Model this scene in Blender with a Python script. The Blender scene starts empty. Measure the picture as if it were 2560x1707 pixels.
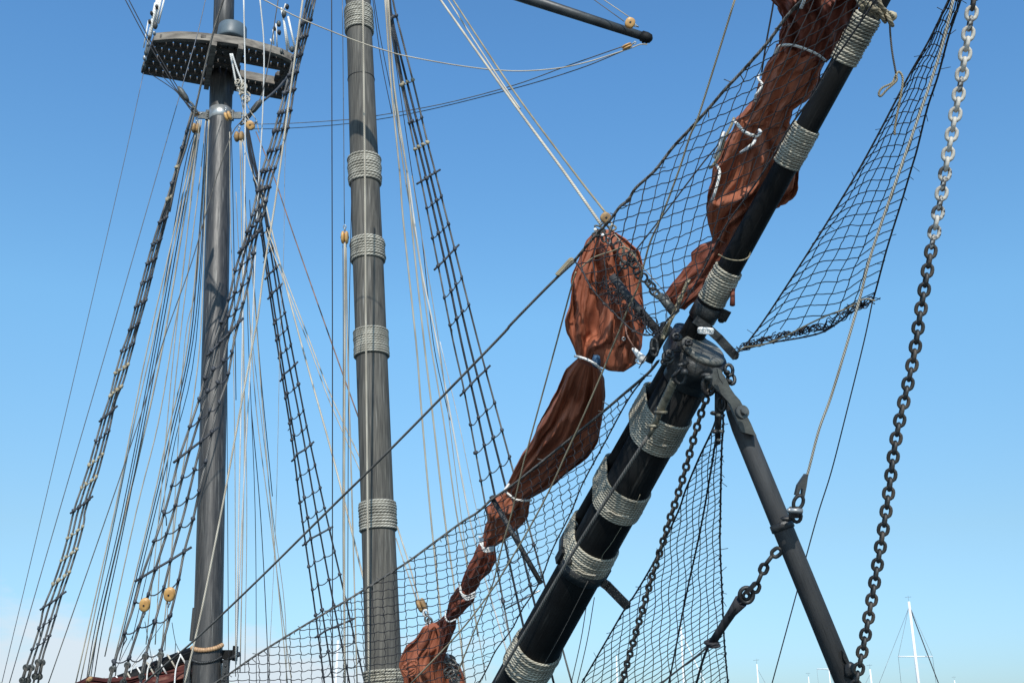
import bpy, math, random
from mathutils import Vector as V, noise as mn
random.seed(7)
rad = math.radians
SC = bpy.context.scene
# ---------------------------------------------------------------- camera
FPX = 2700.0                       # focal length in photo pixels (photo 2560 wide)
PITCH = rad(19.5)
CAM = V((0, 0, 2.2))
FW = V((0, math.cos(PITCH), math.sin(PITCH)))
RT = V((1, 0, 0))
UP = V((0, -math.sin(PITCH), math.cos(PITCH)))
cam = bpy.data.cameras.new("camera"); camo = bpy.data.objects.new("camera", cam)
SC.collection.objects.link(camo); SC.camera = camo
camo.location = CAM; camo.rotation_euler = (math.pi/2 + PITCH, 0, 0)
cam.sensor_width = 36; cam.lens = FPX/2560*36; cam.clip_start = 0.1; cam.clip_end = 9000
# ---------------------------------------------------------------- sun + sky
SUN_EL, SUN_AZ = rad(39), rad(1.5)          # azimuth measured from behind the camera towards the right
sdir = V((math.sin(SUN_AZ)*math.cos(SUN_EL), -math.cos(SUN_AZ)*math.cos(SUN_EL), math.sin(SUN_EL)))
sl = bpy.data.lights.new("sun", 'SUN'); sl.energy = 4.4; sl.angle = rad(0.53); sl.color = (1, .955, .88)
so = bpy.data.objects.new("sun", sl); SC.collection.objects.link(so)
so.rotation_euler = sdir.to_track_quat('Z', 'Y').to_euler(); so.location = (5, -5, 30)
W = bpy.data.worlds.new("World"); SC.world = W; W.use_nodes = True
nt = W.node_tree; nd = nt.nodes; lk = nt.links; nd.clear()
out = nd.new('ShaderNodeOutputWorld'); bg = nd.new('ShaderNodeBackground')
sky = nd.new('ShaderNodeTexSky'); sky.sky_type = 'NISHITA'; sky.sun_disc = False
sky.sun_elevation = SUN_EL; sky.sun_rotation = math.atan2(sdir.x, sdir.y)
sky.air_density = 1.0; sky.dust_density = 0.6; sky.ozone_density = 1.5; sky.altitude = 0
bg.inputs[1].default_value = 0.12
geo = nd.new('ShaderNodeNewGeometry'); sep = nd.new('ShaderNodeSeparateXYZ')
tc = nd.new('ShaderNodeTexCoord')
lk.new(tc.outputs['Generated'], sep.inputs[0])
grad = nd.new('ShaderNodeValToRGB')           # tints the physical sky by elevation (camera response)
grad.color_ramp.interpolation = 'LINEAR'
def ramp(cr, stops):
    while len(cr.elements) > 1: cr.elements.remove(cr.elements[-1])
    cr.elements[0].position = stops[0][0]; cr.elements[0].color = (*stops[0][1], 1)
    for p, c in stops[1:]:
        e = cr.elements.new(p); e.color = (*c, 1)
SKYT = [(0.0, (.58, .79, 1.12)), (.05, (.62, .85, 1.14)), (.16, (.84, 1.055, 1.12)), (.35, (1.03, 1.53, 1.62)), (.55, (.91, 1.52, 1.84)), (1.0, (.8, 1.3, 1.7))]
ramp(grad.color_ramp, SKYT)
lk.new(sep.outputs[2], grad.inputs[0])
mul = nd.new('ShaderNodeMix'); mul.data_type = 'RGBA'; mul.blend_type = 'MULTIPLY'; mul.inputs[0].default_value = 1
lk.new(sky.outputs[0], mul.inputs[6]); lk.new(grad.outputs[0], mul.inputs[7])
# clouds low on the left
def math_node(op, a, b=None, clamp=False):
    n = nd.new('ShaderNodeMath'); n.operation = op; n.use_clamp = clamp
    for i, s in enumerate((a, b)):
        if s is None: continue
        if isinstance(s, (int, float)): n.inputs[i].default_value = s
        else: lk.new(s, n.inputs[i])
    return n.outputs[0]
mp = nd.new('ShaderNodeMapping'); mp.inputs['Scale'].default_value = (1, 1, 2.6); mp.inputs['Location'].default_value = (0.35, 0.1, 0.3)
lk.new(tc.outputs['Generated'], mp.inputs[0])
nz = nd.new('ShaderNodeTexNoise'); nz.inputs['Scale'].default_value = 7; nz.inputs['Detail'].default_value = 7; nz.inputs['Roughness'].default_value = .55
lk.new(mp.outputs[0], nz.inputs[0])
# cloud top elevation falls from the left to the right
hx = math_node('MULTIPLY', sep.outputs[0], -0.12)
top = math_node('ADD', hx, 0.058)
dz = math_node('SUBTRACT', top, sep.outputs[2])
v1 = math_node('MULTIPLY', dz, 24)
v2 = math_node('SUBTRACT', nz.outputs[0], 0.5)
v3 = math_node('MULTIPLY', v2, 5.5)
v4 = math_node('ADD', v1, v3, True)
v5 = math_node('MULTIPLY', v4, 0.85)
cm = nd.new('ShaderNodeMix'); cm.data_type = 'RGBA'
lk.new(v5, cm.inputs[0]); lk.new(mul.outputs[2], cm.inputs[6]); cm.inputs[7].default_value = (6.2, 6.8, 7.4, 1)
lk.new(cm.outputs[2], bg.inputs[0]); lk.new(bg.outputs[0], out.inputs[0])
SC.view_settings.view_transform = 'Standard'; SC.view_settings.look = 'None'; SC.view_settings.exposure = 0; SC.view_settings.gamma = 1
SC.cycles.max_bounces = 6
# ---------------------------------------------------------------- projection helpers
def P(px, py, d):
    return CAM + d*(FW + RT*((px-1280)/FPX) - UP*((py-853.5)/FPX))
def ray(px, py):
    return FW + RT*((px-1280)/FPX) - UP*((py-853.5)/FPX)
def YP(px, py, Y):                 # point on the vertical plane y = Y
    r = ray(px, py); return CAM + r*((Y-CAM.y)/r.y)
def HP(px, py, z):                 # point on the horizontal plane at height z
    r = ray(px, py); return CAM + r*((z-CAM.z)/r.z)
def depth(p): return (p-CAM).dot(FW)
def px2m(n, d): return n*d/FPX
# ---------------------------------------------------------------- mesh builder
class MB:
    def __init__(s): s.v = []; s.f = []; s.uv = []; s.sm = []
    def face(s, idx, uv=None, sm=True):
        s.f.append(idx); s.uv.append(uv or [(0, 0)]*len(idx)); s.sm.append(sm)
    def build(s, name, mat, parent=None, loc=None):
        me = bpy.data.meshes.new(name)
        if parent is not None: base = ROOT[parent.name]
        else: base = V(loc) if loc is not None else V(s.v[0])
        me.from_pydata([tuple(V(p)-base) for p in s.v], [], s.f)
        ul = me.uv_layers.new(name='UVMap')
        flat = [c for fu in s.uv for q in fu for c in q]
        ul.data.foreach_set('uv', flat)
        me.polygons.foreach_set('use_smooth', s.sm)
        me.materials.append(mat); me.update()
        o = bpy.data.objects.new(name, me); SC.collection.objects.link(o)
        if parent is not None: o.parent = parent; ROOT[o.name] = base
        else: o.location = base; ROOT[o.name] = base
        return o
ROOT = {}
def thing(name, label, cat, loc, group=None):
    o = bpy.data.objects.new(name, None); SC.collection.objects.link(o); o.location = loc
    o.empty_display_size = .1; ROOT[o.name] = V(loc); o['label'] = label; o['category'] = cat
    if group: o['group'] = group
    return o
def tag(o, label, cat, group=None, kind=None):
    if kind: o['kind'] = kind
    if label: o['label'] = label; o['category'] = cat
    if group: o['group'] = group
    return o
def catmull(pts, n=6):
    pts = [V(p) for p in pts]
    if len(pts) < 3 or n <= 1: return pts
    q = [pts[0]*2-pts[1]] + pts + [pts[-1]*2-pts[-2]]
    o = []
    for i in range(1, len(q)-2):
        a, b, c, d = q[i-1], q[i], q[i+1], q[i+2]
        for k in range(n):
            t = k/n; t2 = t*t; t3 = t2*t
            o.append(.5*((2*b)+(c-a)*t+(2*a-5*b+4*c-d)*t2+(3*b-a-3*c+d)*t3))
    o.append(pts[-1]); return o
def tube(mb, pts, r, sides=6, closed=False, cap=True, sm=True):
    pts = [V(p) for p in pts]; n = len(pts)
    if n < 2: return
    rr = r if isinstance(r, (list, tuple)) else [r]*n
    tg = []
    for i in range(n):
        if closed: t = pts[(i+1) % n]-pts[i-1]
        else: t = pts[min(i+1, n-1)]-pts[max(i-1, 0)]
        if t.length < 1e-9: t = V((0, 0, 1))
        tg.append(t.normalized())
    a = V((0, 0, 1)) if abs(tg[0].z) < .9 else V((1, 0, 0))
    nrm = (a-tg[0]*a.dot(tg[0])).normalized()
    base = len(mb.v); s = 0; ss = []
    r0 = max(sum(rr)/n, 1e-5)
    for i in range(n):
        nrm = (nrm-tg[i]*nrm.dot(tg[i]))
        nrm = nrm.normalized() if nrm.length > 1e-6 else tg[i].orthogonal().normalized()
        bn = tg[i].cross(nrm)
        if i: s += (pts[i]-pts[i-1]).length
        ss.append(s/(r0*7))
        for k in range(sides):
            an = 2*math.pi*k/sides
            mb.v.append(pts[i]+(nrm*math.cos(an)+bn*math.sin(an))*rr[i])
    m = n if closed else n-1
    for i in range(m):
        j = (i+1) % n; v0 = ss[i]; v1 = ss[j] if j else ss[i]+(pts[0]-pts[i]).length/(r0*7)
        for k in range(sides):
            k2 = (k+1) % sides
            mb.face([base+i*sides+k, base+i*sides+k2, base+j*sides+k2, base+j*sides+k],
                    [(k/sides, v0), ((k+1)/sides, v0), ((k+1)/sides, v1), (k/sides, v1)], sm)
    if cap and not closed:
        mb.face([base+k for k in reversed(range(sides))], None, False)
        mb.face([base+(n-1)*sides+k for k in range(sides)], None, False)
def box(mb, c, ax, ay, az, bev=0.0):
    c = V(c); b = len(mb.v)
    for sx in (-1, 1):
        for sy in (-1, 1):
            for sz in (-1, 1): mb.v.append(c+V(ax)*sx+V(ay)*sy+V(az)*sz)
    for q in ((0, 1, 3, 2), (4, 6, 7, 5), (0, 4, 5, 1), (2, 3, 7, 6), (0, 2, 6, 4), (1, 5, 7, 3)):
        mb.face([b+i for i in q], [(0, 0), (1, 0), (1, 1), (0, 1)], False)
def ellip(mb, c, ax, ay, az, nu=10, nv=6, p=1.0, jit=0.0):
    c = V(c); b = len(mb.v)
    def sp(x): return math.copysign(abs(x)**p, x)
    for j in range(1, nv):
        th = math.pi*j/nv
        for i in range(nu):
            ph = 2*math.pi*i/nu; k = 1+random.uniform(-jit, jit)
            mb.v.append(c+(V(ax)*sp(math.sin(th))*sp(math.cos(ph))+V(ay)*sp(math.sin(th))*sp(math.sin(ph))+V(az)*sp(math.cos(th)))*k)
    t = len(mb.v); mb.v.append(c+V(az)); mb.v.append(c-V(az))
    for j in range(nv-2):
        for i in range(nu):
            i2 = (i+1) % nu
            mb.face([b+j*nu+i, b+(j+1)*nu+i, b+(j+1)*nu+i2, b+j*nu+i2])
    for i in range(nu):
        i2 = (i+1) % nu
        mb.face([t, b+i, b+i2]); mb.face([t+1, b+(nv-2)*nu+i2, b+(nv-2)*nu+i])
def ring(mb, c, e1, e2, r, n=14, sides=6):
    c = V(c); tube(mb, [c+V(e1)*math.cos(2*math.pi*i/n)+V(e2)*math.sin(2*math.pi*i/n) for i in range(n)], r, sides, True)
def disc(mb, c, nrm, R, t, n=20):           # short cylinder
    c = V(c); nrm = V(nrm).normalized(); tube(mb, [c-nrm*t, c+nrm*t], R, n, sm=True)
def lathe(mb, p0, p1, prof, n=24):           # prof: list of (t along, radius)
    p0, p1 = V(p0), V(p1); tube(mb, [p0.lerp(p1, t) for t, r in prof], [r for t, r in prof], n)
def resample(pts, n):
    pts = [V(p) for p in pts]; L = [0]
    for i in range(1, len(pts)): L.append(L[-1]+(pts[i]-pts[i-1]).length)
    o = []; j = 0
    for k in range(n):
        s = L[-1]*k/(n-1)
        while j < len(L)-2 and L[j+1] < s: j += 1
        t = (s-L[j])/max(L[j+1]-L[j], 1e-9); o.append(pts[j].lerp(pts[j+1], min(max(t, 0), 1)))
    return o
def interp(xs, ys, x):
    if x <= xs[0]: return ys[0]+(ys[1]-ys[0])*(x-xs[0])/(xs[1]-xs[0])
    for i in range(1, len(xs)):
        if x <= xs[i]: return ys[i-1]+(ys[i]-ys[i-1])*(x-xs[i-1])/(xs[i]-xs[i-1])
    return ys[-1]+(ys[-1]-ys[-2])*(x-xs[-1])/(xs[-1]-xs[-2])
# ---------------------------------------------------------------- materials
def mk(name, c1, c2=None, scale=6, rough=.7, metal=0, bump=.15, bscale=40, stretch=(1, 1, 1), kind=None, spec=.5, detail=5, strand=.35, coat=0, contrast=(.35, .68)):
    m = bpy.data.materials.new(name); m.use_nodes = True
    n = m.node_tree.nodes; l = m.node_tree.links; b = n['Principled BSDF']
    b.inputs['Roughness'].default_value = rough; b.inputs['Metallic'].default_value = metal
    b.inputs['Specular IOR Level'].default_value = spec
    if coat: b.inputs['Coat Weight'].default_value = coat; b.inputs['Coat Roughness'].default_value = .25
    c2 = c2 or tuple(x*.6 for x in c1)
    tcn = n.new('ShaderNodeTexCoord'); mpn = n.new('ShaderNodeMapping'); mpn.inputs['Scale'].default_value = stretch
    l.new(tcn.outputs['Object'], mpn.inputs[0])
    no = n.new('ShaderNodeTexNoise'); no.inputs['Scale'].default_value = scale; no.inputs['Detail'].default_value = detail
    l.new(mpn.outputs[0], no.inputs[0])
    cr = n.new('ShaderNodeValToRGB'); ramp(cr.color_ramp, [(contrast[0], c1), (contrast[1], c2)])
    l.new(no.outputs[0], cr.inputs[0]); col = cr.outputs[0]
    nb = n.new('ShaderNodeTexNoise'); nb.inputs['Scale'].default_value = bscale; nb.inputs['Detail'].default_value = 6
    l.new(mpn.outputs[0], nb.inputs[0])
    bp = n.new('ShaderNodeBump'); bp.inputs['Strength'].default_value = bump; bp.inputs['Distance'].default_value = .01
    h = nb.outputs[0]
    if kind in ('wood', 'paint', 'cloth'):
        # long grain / streaks that follow the spar: noise on (cos u, sin u, v)
        sq = n.new('ShaderNodeSeparateXYZ'); l.new(tcn.outputs['UV'], sq.inputs[0])
        def m1(op, a, b2=None):
            q = n.new('ShaderNodeMath'); q.operation = op
            for i, s in enumerate((a, b2)):
                if s is None: continue
                if isinstance(s, (int, float)): q.inputs[i].default_value = s
                else: l.new(s, q.inputs[i])
            return q.outputs[0]
        au = m1('MULTIPLY', sq.outputs[0], 2*math.pi); cu = m1('COSINE', au); su = m1('SINE', au)
        def streak(k, kv, sc, lo, hi, off):
            cb = n.new('ShaderNodeCombineXYZ'); l.new(m1('MULTIPLY', cu, k), cb.inputs[0]); l.new(m1('MULTIPLY', su, k), cb.inputs[1]); l.new(m1('ADD', m1('MULTIPLY', sq.outputs[1], kv), off), cb.inputs[2])
            t = n.new('ShaderNodeTexNoise'); t.inputs['Scale'].default_value = sc; t.inputs['Detail'].default_value = 4; l.new(cb.outputs[0], t.inputs[0])
            r = n.new('ShaderNodeMapRange'); r.inputs[1].default_value = lo; r.inputs[2].default_value = hi; l.new(t.outputs[0], r.inputs[0]); return r.outputs[0], t.outputs[0]
        def mixc(f, a, c, amt):
            x = n.new('ShaderNodeMix'); x.data_type = 'RGBA'; l.new(m1('MULTIPLY', f, amt), x.inputs[0]); l.new(a, x.inputs[6]); x.inputs[7].default_value = (*c, 1); return x.outputs[2]
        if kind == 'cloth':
            f1, h1 = streak(3.2, 1.1, 2.2, .47, .58, 0); col = mixc(f1, col, tuple(x*.45 for x in c2), .42)  # dark streaks: uneven tanning, also standing in for fold shadows
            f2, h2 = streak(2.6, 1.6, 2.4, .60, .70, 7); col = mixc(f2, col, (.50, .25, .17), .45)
        else:
            f1, h1 = streak(9, .5, 3.2, .56, .64, 0); col = mixc(f1, col, tuple(x*.35 for x in c2), .8)     # drying cracks
            f2, h2 = streak(3, .9, 2.2, .60, .72, 5)
            col = mixc(f2, col, (.26, .25, .22) if kind == 'wood' else (.05, .05, .046), .5)                      # salt, droppings, scuffs
        h = h1
    if kind == 'rope':
        sp_ = n.new('ShaderNodeSeparateXYZ'); l.new(tcn.outputs['UV'], sp_.inputs[0])
        def mt(op, a, b2=None):
            q = n.new('ShaderNodeMath'); q.operation = op
            for i, s in enumerate((a, b2)):
                if s is None: continue
                if isinstance(s, (int, float)): q.inputs[i].default_value = s
                else: l.new(s, q.inputs[i])
            return q.outputs[0]
        u3 = mt('MULTIPLY', sp_.outputs[0], 3); v3_ = mt('MULTIPLY', sp_.outputs[1], 3)
        a = mt('ADD', u3, v3_); a = mt('MULTIPLY', a, 2*math.pi); a = mt('SINE', a); a = mt('ABSOLUTE', mt('MULTIPLY', mt('ADD', a, 1), .5))
        h = a; bp.inputs['Strength'].default_value = .7; bp.inputs['Distance'].default_value = .003
        mx = n.new('ShaderNodeMix'); mx.data_type = 'RGBA'; mx.blend_type = 'MULTIPLY'; mx.inputs[0].default_value = 1
        cr2 = n.new('ShaderNodeValToRGB'); k = 1-strand; ramp(cr2.color_ramp, [(0, (k*.7, k*.68, k*.62)), (.45, (1, 1, 1))])
        l.new(a, cr2.inputs[0]); l.new(col, mx.inputs[6]); l.new(cr2.outputs[0], mx.inputs[7]); col = mx.outputs[2]
    l.new(h, bp.inputs['Height']); l.new(bp.outputs[0], b.inputs['Normal'])
    l.new(col, b.inputs['Base Color'])
    rr = n.new('ShaderNodeMapRange'); rr.inputs[3].default_value = max(rough-.12, 0.05); rr.inputs[4].default_value = min(rough+.15, 1)
    l.new(no.outputs[0], rr.inputs[0]); l.new(rr.outputs[0], b.inputs['Roughness'])
    return m
M = {}
M['pale'] = mk('pale_rope', (.62, .56, .45), (.42, .37, .29), 3, .85, kind='rope')
M['white'] = mk('white_rope', (.88, .87, .84), (.7, .68, .63), 3, .7, kind='rope', strand=.25)
M['tan'] = mk('tan_rope', (.42, .36, .24), (.25, .21, .14), 4, .9, kind='rope', strand=.5)
M['grey'] = mk('grey_rope', (.22, .205, .18), (.11, .10, .09), 5, .9, kind='rope', strand=.5)
M['dark'] = mk('tarred_rope', (.035, .033, .035), (.018, .017, .02), 5, .7, kind='rope')
M['shroud'] = mk('weathered_shroud', (.22, .21, .195), (.05, .05, .052), 3.5, .8, kind='rope', strand=.4)
M['shroud_dark'] = mk('tarred_shroud', (.05, .055, .065), (.02, .022, .028), 3.5, .6, kind='rope', strand=.3)
M['brown'] = mk('brown_rope', (.30, .17, .12), (.12, .09, .07), 6, .85, kind='rope')
M['net'] = mk('net_twine', (.030, .028, .030), (.012, .012, .016), 4, .8)
M['netline'] = mk('net_headrope', (.185, .175, .16), (.09, .085, .078), 5, .9, kind='rope', strand=.5)
M['wool'] = mk('lashing_rope', (.52, .49, .41), (.24, .225, .185), 5, .9, kind='rope', strand=.62)
M['wool_b'] = mk('weathered_lashing', (.52, .48, .38), (.23, .215, .17), 5, .9, kind='rope', strand=.62)
M['mast'] = mk('weathered_grey_timber', (.112, .103, .084), (.050, .047, .040), 26, .75, bump=.6, bscale=60, stretch=(1, 1, .05), detail=8, kind='wood')
M['mast2'] = mk('dark_oiled_timber', (.058, .052, .045), (.022, .021, .020), 20, .45, bump=.4, bscale=22, stretch=(1, 1, .08), detail=8, kind='wood')
M['black'] = mk('black_spar_paint', (.008, .0085, .0085), (.004, .004, .004), 6, .62, bump=.35, bscale=14, spec=.2, kind='paint')
M['yard'] = mk('faded_black_spar', (.05, .055, .055), (.022, .024, .026), 5, .45, bump=.3, bscale=16)
M['strut'] = mk('dark_grey_timber_strut', (.048, .048, .048), (.032, .033, .034), 14, .6, bump=.3, bscale=40, stretch=(1, .3, .3), kind='paint')
M['iron'] = mk('painted_black_iron', (.045, .046, .044), (.014, .014, .015), 12, .45, .3, bump=.5, bscale=40)
M['iron_grey'] = mk('painted_grey_iron', (.10, .105, .095), (.05, .052, .05), 9, .5, .2, bump=.4, bscale=30)
M['cap'] = mk('weathered_spar_end', (.20, .195, .165), (.07, .07, .065), 6, .5, bump=.7, bscale=30)
M['grease'] = mk('greased_iron', (.24, .215, .15), (.09, .08, .06), 18, .45, .2, bump=.5)
M['galv'] = mk('galvanised_steel', (.42, .43, .42), (.26, .27, .27), 10, .4, .6, bump=.1)
M['chain_dark'] = mk('dark_chain_iron', (.06, .058, .052), (.024, .023, .022), 15, .5, .35, bump=.4)
M['chain_brown'] = mk('rusty_chain_iron', (.095, .078, .062), (.04, .035, .03), 15, .6, .3, bump=.4)
M['chain_white'] = mk('white_painted_chain', (.62, .58, .50), (.40, .36, .30), 22, .6, bump=.4)
M['chain_mix'] = mk('peeling_white_chain', (.55, .52, .46), (.06, .055, .05), 30, .6, bump=.4, contrast=(.46, .54))
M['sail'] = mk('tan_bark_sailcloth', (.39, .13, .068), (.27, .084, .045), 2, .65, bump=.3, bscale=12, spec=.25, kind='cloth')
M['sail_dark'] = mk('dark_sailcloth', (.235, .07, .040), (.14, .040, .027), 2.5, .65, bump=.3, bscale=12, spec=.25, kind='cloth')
M['sail_darkest'] = mk('darkest_sailcloth', (.11, .03, .024), (.05, .015, .013), 3, .8, bump=.3, bscale=12, spec=.2, kind='cloth')  # darkest of the sailcloth tones
M['sail_edge'] = mk('sail_bolt_rope', (.30, .16, .12), (.2, .1, .07), 6, .85)
M['blockwood'] = mk('varnished_block_wood', (.62, .36, .12), (.42, .22, .07), 14, .4, bump=.1)
M['blockdull'] = mk('worn_block_wood', (.42, .25, .10), (.18, .11, .05), 18, .6, bump=.2)
M['topwood'] = mk('silvered_top_timber', (.26, .225, .18), (.10, .085, .07), 9, .75, bump=.5, bscale=30, stretch=(.2, 1, 1))
M['topdark'] = mk('dark_grating_timber', (.12, .10, .08), (.05, .042, .036), 12, .7, bump=.3)
M['drum'] = mk('blue_grey_drum_paint', (.105, .135, .15), (.07, .09, .10), 3, .45, bump=.05)
M['whitep'] = mk('white_plastic', (.82, .82, .80), (.7, .7, .68), 20, .4, bump=.05)
M['greymark'] = mk('faded_grey_print', (.35, .38, .36), (.25, .28, .27), 60, .6)
M['yacht'] = mk('white_yacht_paint', (.85, .85, .84), (.78, .78, .77), .5, .35)
M['wire'] = mk('grey_wire', (.20, .20, .21), (.12, .12, .13), 3, .4, .5)
M['blue'] = mk('blue_rag', (.04, .10, .18), (.02, .05, .10), 30, .8)
M['bead'] = mk('wooden_bead', (.50, .30, .15), (.30, .17, .09), 20, .5)
M['water'] = mk('harbour_water', (.02, .05, .06), (.015, .035, .045), .3, .12, bump=.6, bscale=1.2)
M['quay'] = mk('concrete_quay', (.32, .31, .28), (.24, .23, .21), 1.5, .9, bump=.4, bscale=8)
# ================================================================ SETTING
def plane_sheet(name, x0, x1, y0, y1, z, mat, n=1):
    mb = MB(); mb.v = [V((x0, y0, z)), V((x1, y0, z)), V((x1, y1, z)), V((x0, y1, z))]
    mb.face([0, 1, 2, 3], None, False); o = mb.build(name, mat, loc=(0, 0, z)); o['kind'] = 'structure'; return o
plane_sheet('water', -3500, 3500, 4.0, 7000, 0.0, M['water'])
q = MB(); box(q, (0, -28, .0), (60, 0, 0), (0, 31.6, 0), (0, 0, .62)); qo = q.build('quay_ground', M['quay'], loc=(0, -28, 0)); qo['kind'] = 'structure'

# ================================================================ generic rope
def dlin(d0, d1, t): return 1/((1-t)/d0+t/d1)
def pts3(pts, d0, d1):
    L = [0]
    for i in range(1, len(pts)): L.append(L[-1]+math.hypot(pts[i][0]-pts[i-1][0], pts[i][1]-pts[i-1][1]))
    return [P(p[0], p[1], dlin(d0, d1, L[i]/L[-1])) for i, p in enumerate(pts)]
def rope(label, mat, w, pts, d0, d1, cat='rope', group=None, sides=6, n=5, name='rope', parent=None, pname=None):
    """w = width in photo pixels"""
    p = catmull(pts3(pts, d0, d1), n); r = px2m(w/2, (d0+d1)/2)
    mb = MB(); tube(mb, p, r, sides)
    if parent is not None: return mb.build(pname or name, M[mat], parent)
    return tag(mb.build(name, M[mat], loc=p[0]), label, cat, group)

# ================================================================ FOREMAST
def mastline(a, b, da, db):     # straight 3-D pole between two pixels
    return P(a[0], a[1], da), P(b[0], b[1], db)
def wool_band(parent, p0, p1, rad_fn, nturn, rr, mat, seg=64, name='lashing_band', jitter=.0):
    """turns of rope wound round a straight pole between p0 and p1"""
    ax = (p1-p0).normalized(); e1 = ax.orthogonal().normalized(); e2 = ax.cross(e1); mb = MB()
    for i in range(nturn):
        t = (i+.5)/nturn; c = p0.lerp(p1, t); R = rad_fn(t)
        k = random.uniform(-.32, .32)*rr
        pts = [c+(e1*math.cos(2*math.pi*j/seg)+e2*math.sin(2*math.pi*j/seg))*(R+k)+ax*rr*.5*math.sin(2*math.pi*j/seg+i*.7)*.35 for j in range(seg)]
        tube(mb, pts, rr, 7, True)
    return mb.build(name, mat, parent)
FM0, FM1 = YP(964, 1800, 14.0), YP(890, -140, 14.55)
def fm(y):                      # point on the foremast axis seen at photo row y
    t0, t1 = 0, 1
    for _ in range(40):
        t = (t0+t1)/2; p = FM0.lerp(FM1, t); yy = 853.5-((p-CAM).dot(UP)/depth(p))*FPX
        if yy > y: t0 = t
        else: t1 = t
    return FM0.lerp(FM1, t)
def fmr(y): p = fm(y); return px2m(interp([0, 640, 1245, 1640], [30.5, 38.2, 41, 45.2], y), depth(p))
base = FM0+(FM0-FM1).normalized()*3.2
fore = thing('foremast', 'thick grey weathered mast wrapped in rope bands, in the middle of the photo', 'mast', base)
mb = MB(); ys = [1800, 1640, 1400, 1245, 1000, 878, 640, 443, 200, 0, -140]
pl = [base]+[fm(y) for y in ys]; tube(mb, pl, [fmr(1750)]+[fmr(y) for y in ys], 40); mb.build('pole', M['mast'], fore)
mb = MB(); tube(mb, [fm(6), fm(-140)], [fmr(6)*1.03, fmr(-140)*1.03], 36); mb.build('painted_collar', M['black'], fore)
for (ya, yb, n, m_) in ((62, 4, 11, 'wool'), (443, 379, 10, 'wool'), (638, 586, 8, 'wool'), (878, 814, 11, 'wool'), (1318, 1247, 10, 'wool'), (1740, 1672, 9, 'wool_b')):
    # the near side of a ring is seen above its centre when looking up
    def c(y): p = fm(y); return p
    R = fmr((ya+yb)/2); p0, p1 = fm(ya), fm(yb); L = (p1-p0).length; v = (fm(ya)-CAM).normalized(); ax = (p1-p0).normalized()
    off = R/max(math.sqrt(1-v.dot(ax)**2), .1)*v.dot(ax)   # shift along the axis so that the visible front lands there
    p0 = p0-ax*off*1.02; p1 = p1-ax*off*1.02
    rr = L/n/2*1.02
    wool_band(fore, p0, p1, lambda t: R*1.0+rr*.75, n, rr, M[m_])
mb = MB(); p = fm(200); ax = (FM1-FM0).normalized(); e1 = ax.orthogonal().normalized(); e2 = ax.cross(e1); ring(mb, p, e1*fmr(200)*1.01, e2*fmr(200)*1.01, .006, 40); mb.build('hoop', M['iron'], fore)

# ================================================================ MAIN MAST
MM0, MM1 = YP(515, 1800, 22.0), YP(562, -160, 23.6)
def mm(y):
    t0, t1 = 0, 1
    for _ in range(40):
        t = (t0+t1)/2; p = MM0.lerp(MM1, t); yy = 853.5-((p-CAM).dot(UP)/depth(p))*FPX
        if yy > y: t0 = t
        else: t1 = t
    return MM0.lerp(MM1, t)
def mmr(y): return px2m(interp([0, 330, 427, 854, 1281, 1700], [24, 26.5, 28, 31.8, 33.5, 37], y), depth(mm(y)))
base = MM0+(MM0-MM1).normalized()*2.5
mainm = thing('main_mast', 'dark bare mast carrying the slatted lookout platform, at the left', 'mast', base)
mb = MB(); ys = [1800, 1640, 1400, 1245, 1000, 878, 640, 443, 330, 262, 140]
tube(mb, [base]+[mm(y) for y in ys], [mmr(1750)]+[mmr(y) for y in ys[:-2]]+[mmr(262)*1.08, mmr(140)*1.1], 36); mb.build('lower_pole', M['mast2'], mainm)
mb = MB(); sh = RT*.16; tube(mb, [mm(150)+sh*.3, mm(0)+sh*.3, mm(-160)+sh*.3], [mmr(100)*.92]*3, 32); mb.build('topmast', M['mast2'], mainm)
mb = MB(); tube(mb, [mm(180)-RT*.12, mm(0)-RT*.12, mm(-160)-RT*.12], .12, 20); mb.build('doubling', M['mast2'], mainm)
# iron hoop with lugs under the top
axm = (MM1-MM0).normalized(); hp = mm(300)
hoop = MB(); Rm = mmr(290)
tube(hoop, [mm(304), mm(303.5), mm(278), mm(277.5)], [Rm*1.02, Rm*1.07, Rm*1.09, Rm*1.02], 36)
ho = hoop.build('iron_hoop', M['galv'], mainm)
for s, nm in ((-1, 'lug'), (1, 'lug')):
    mb = MB(); c = mm(289)+RT*s*(Rm+.13)+V((0, -.05, -.03)); box(mb, c, RT*.14, V((0, .02, 0)), V((0, 0, .09)))
    box(mb, c-RT*s*.08, RT*.035, V((0, .05, 0)), V((0, 0, .13)))
    for dz in (-.06, 0, .06): ellip(mb, c-RT*s*.1+V((0, -.055, dz)), RT*.02, V((0, .012, 0)), V((0, 0, .02)), 8, 4)
    ring(mb, c+RT*s*.17, RT*.05, V((0, 0, .05)), .018, 12); mb.build('lug', M['iron_grey'], ho)
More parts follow.
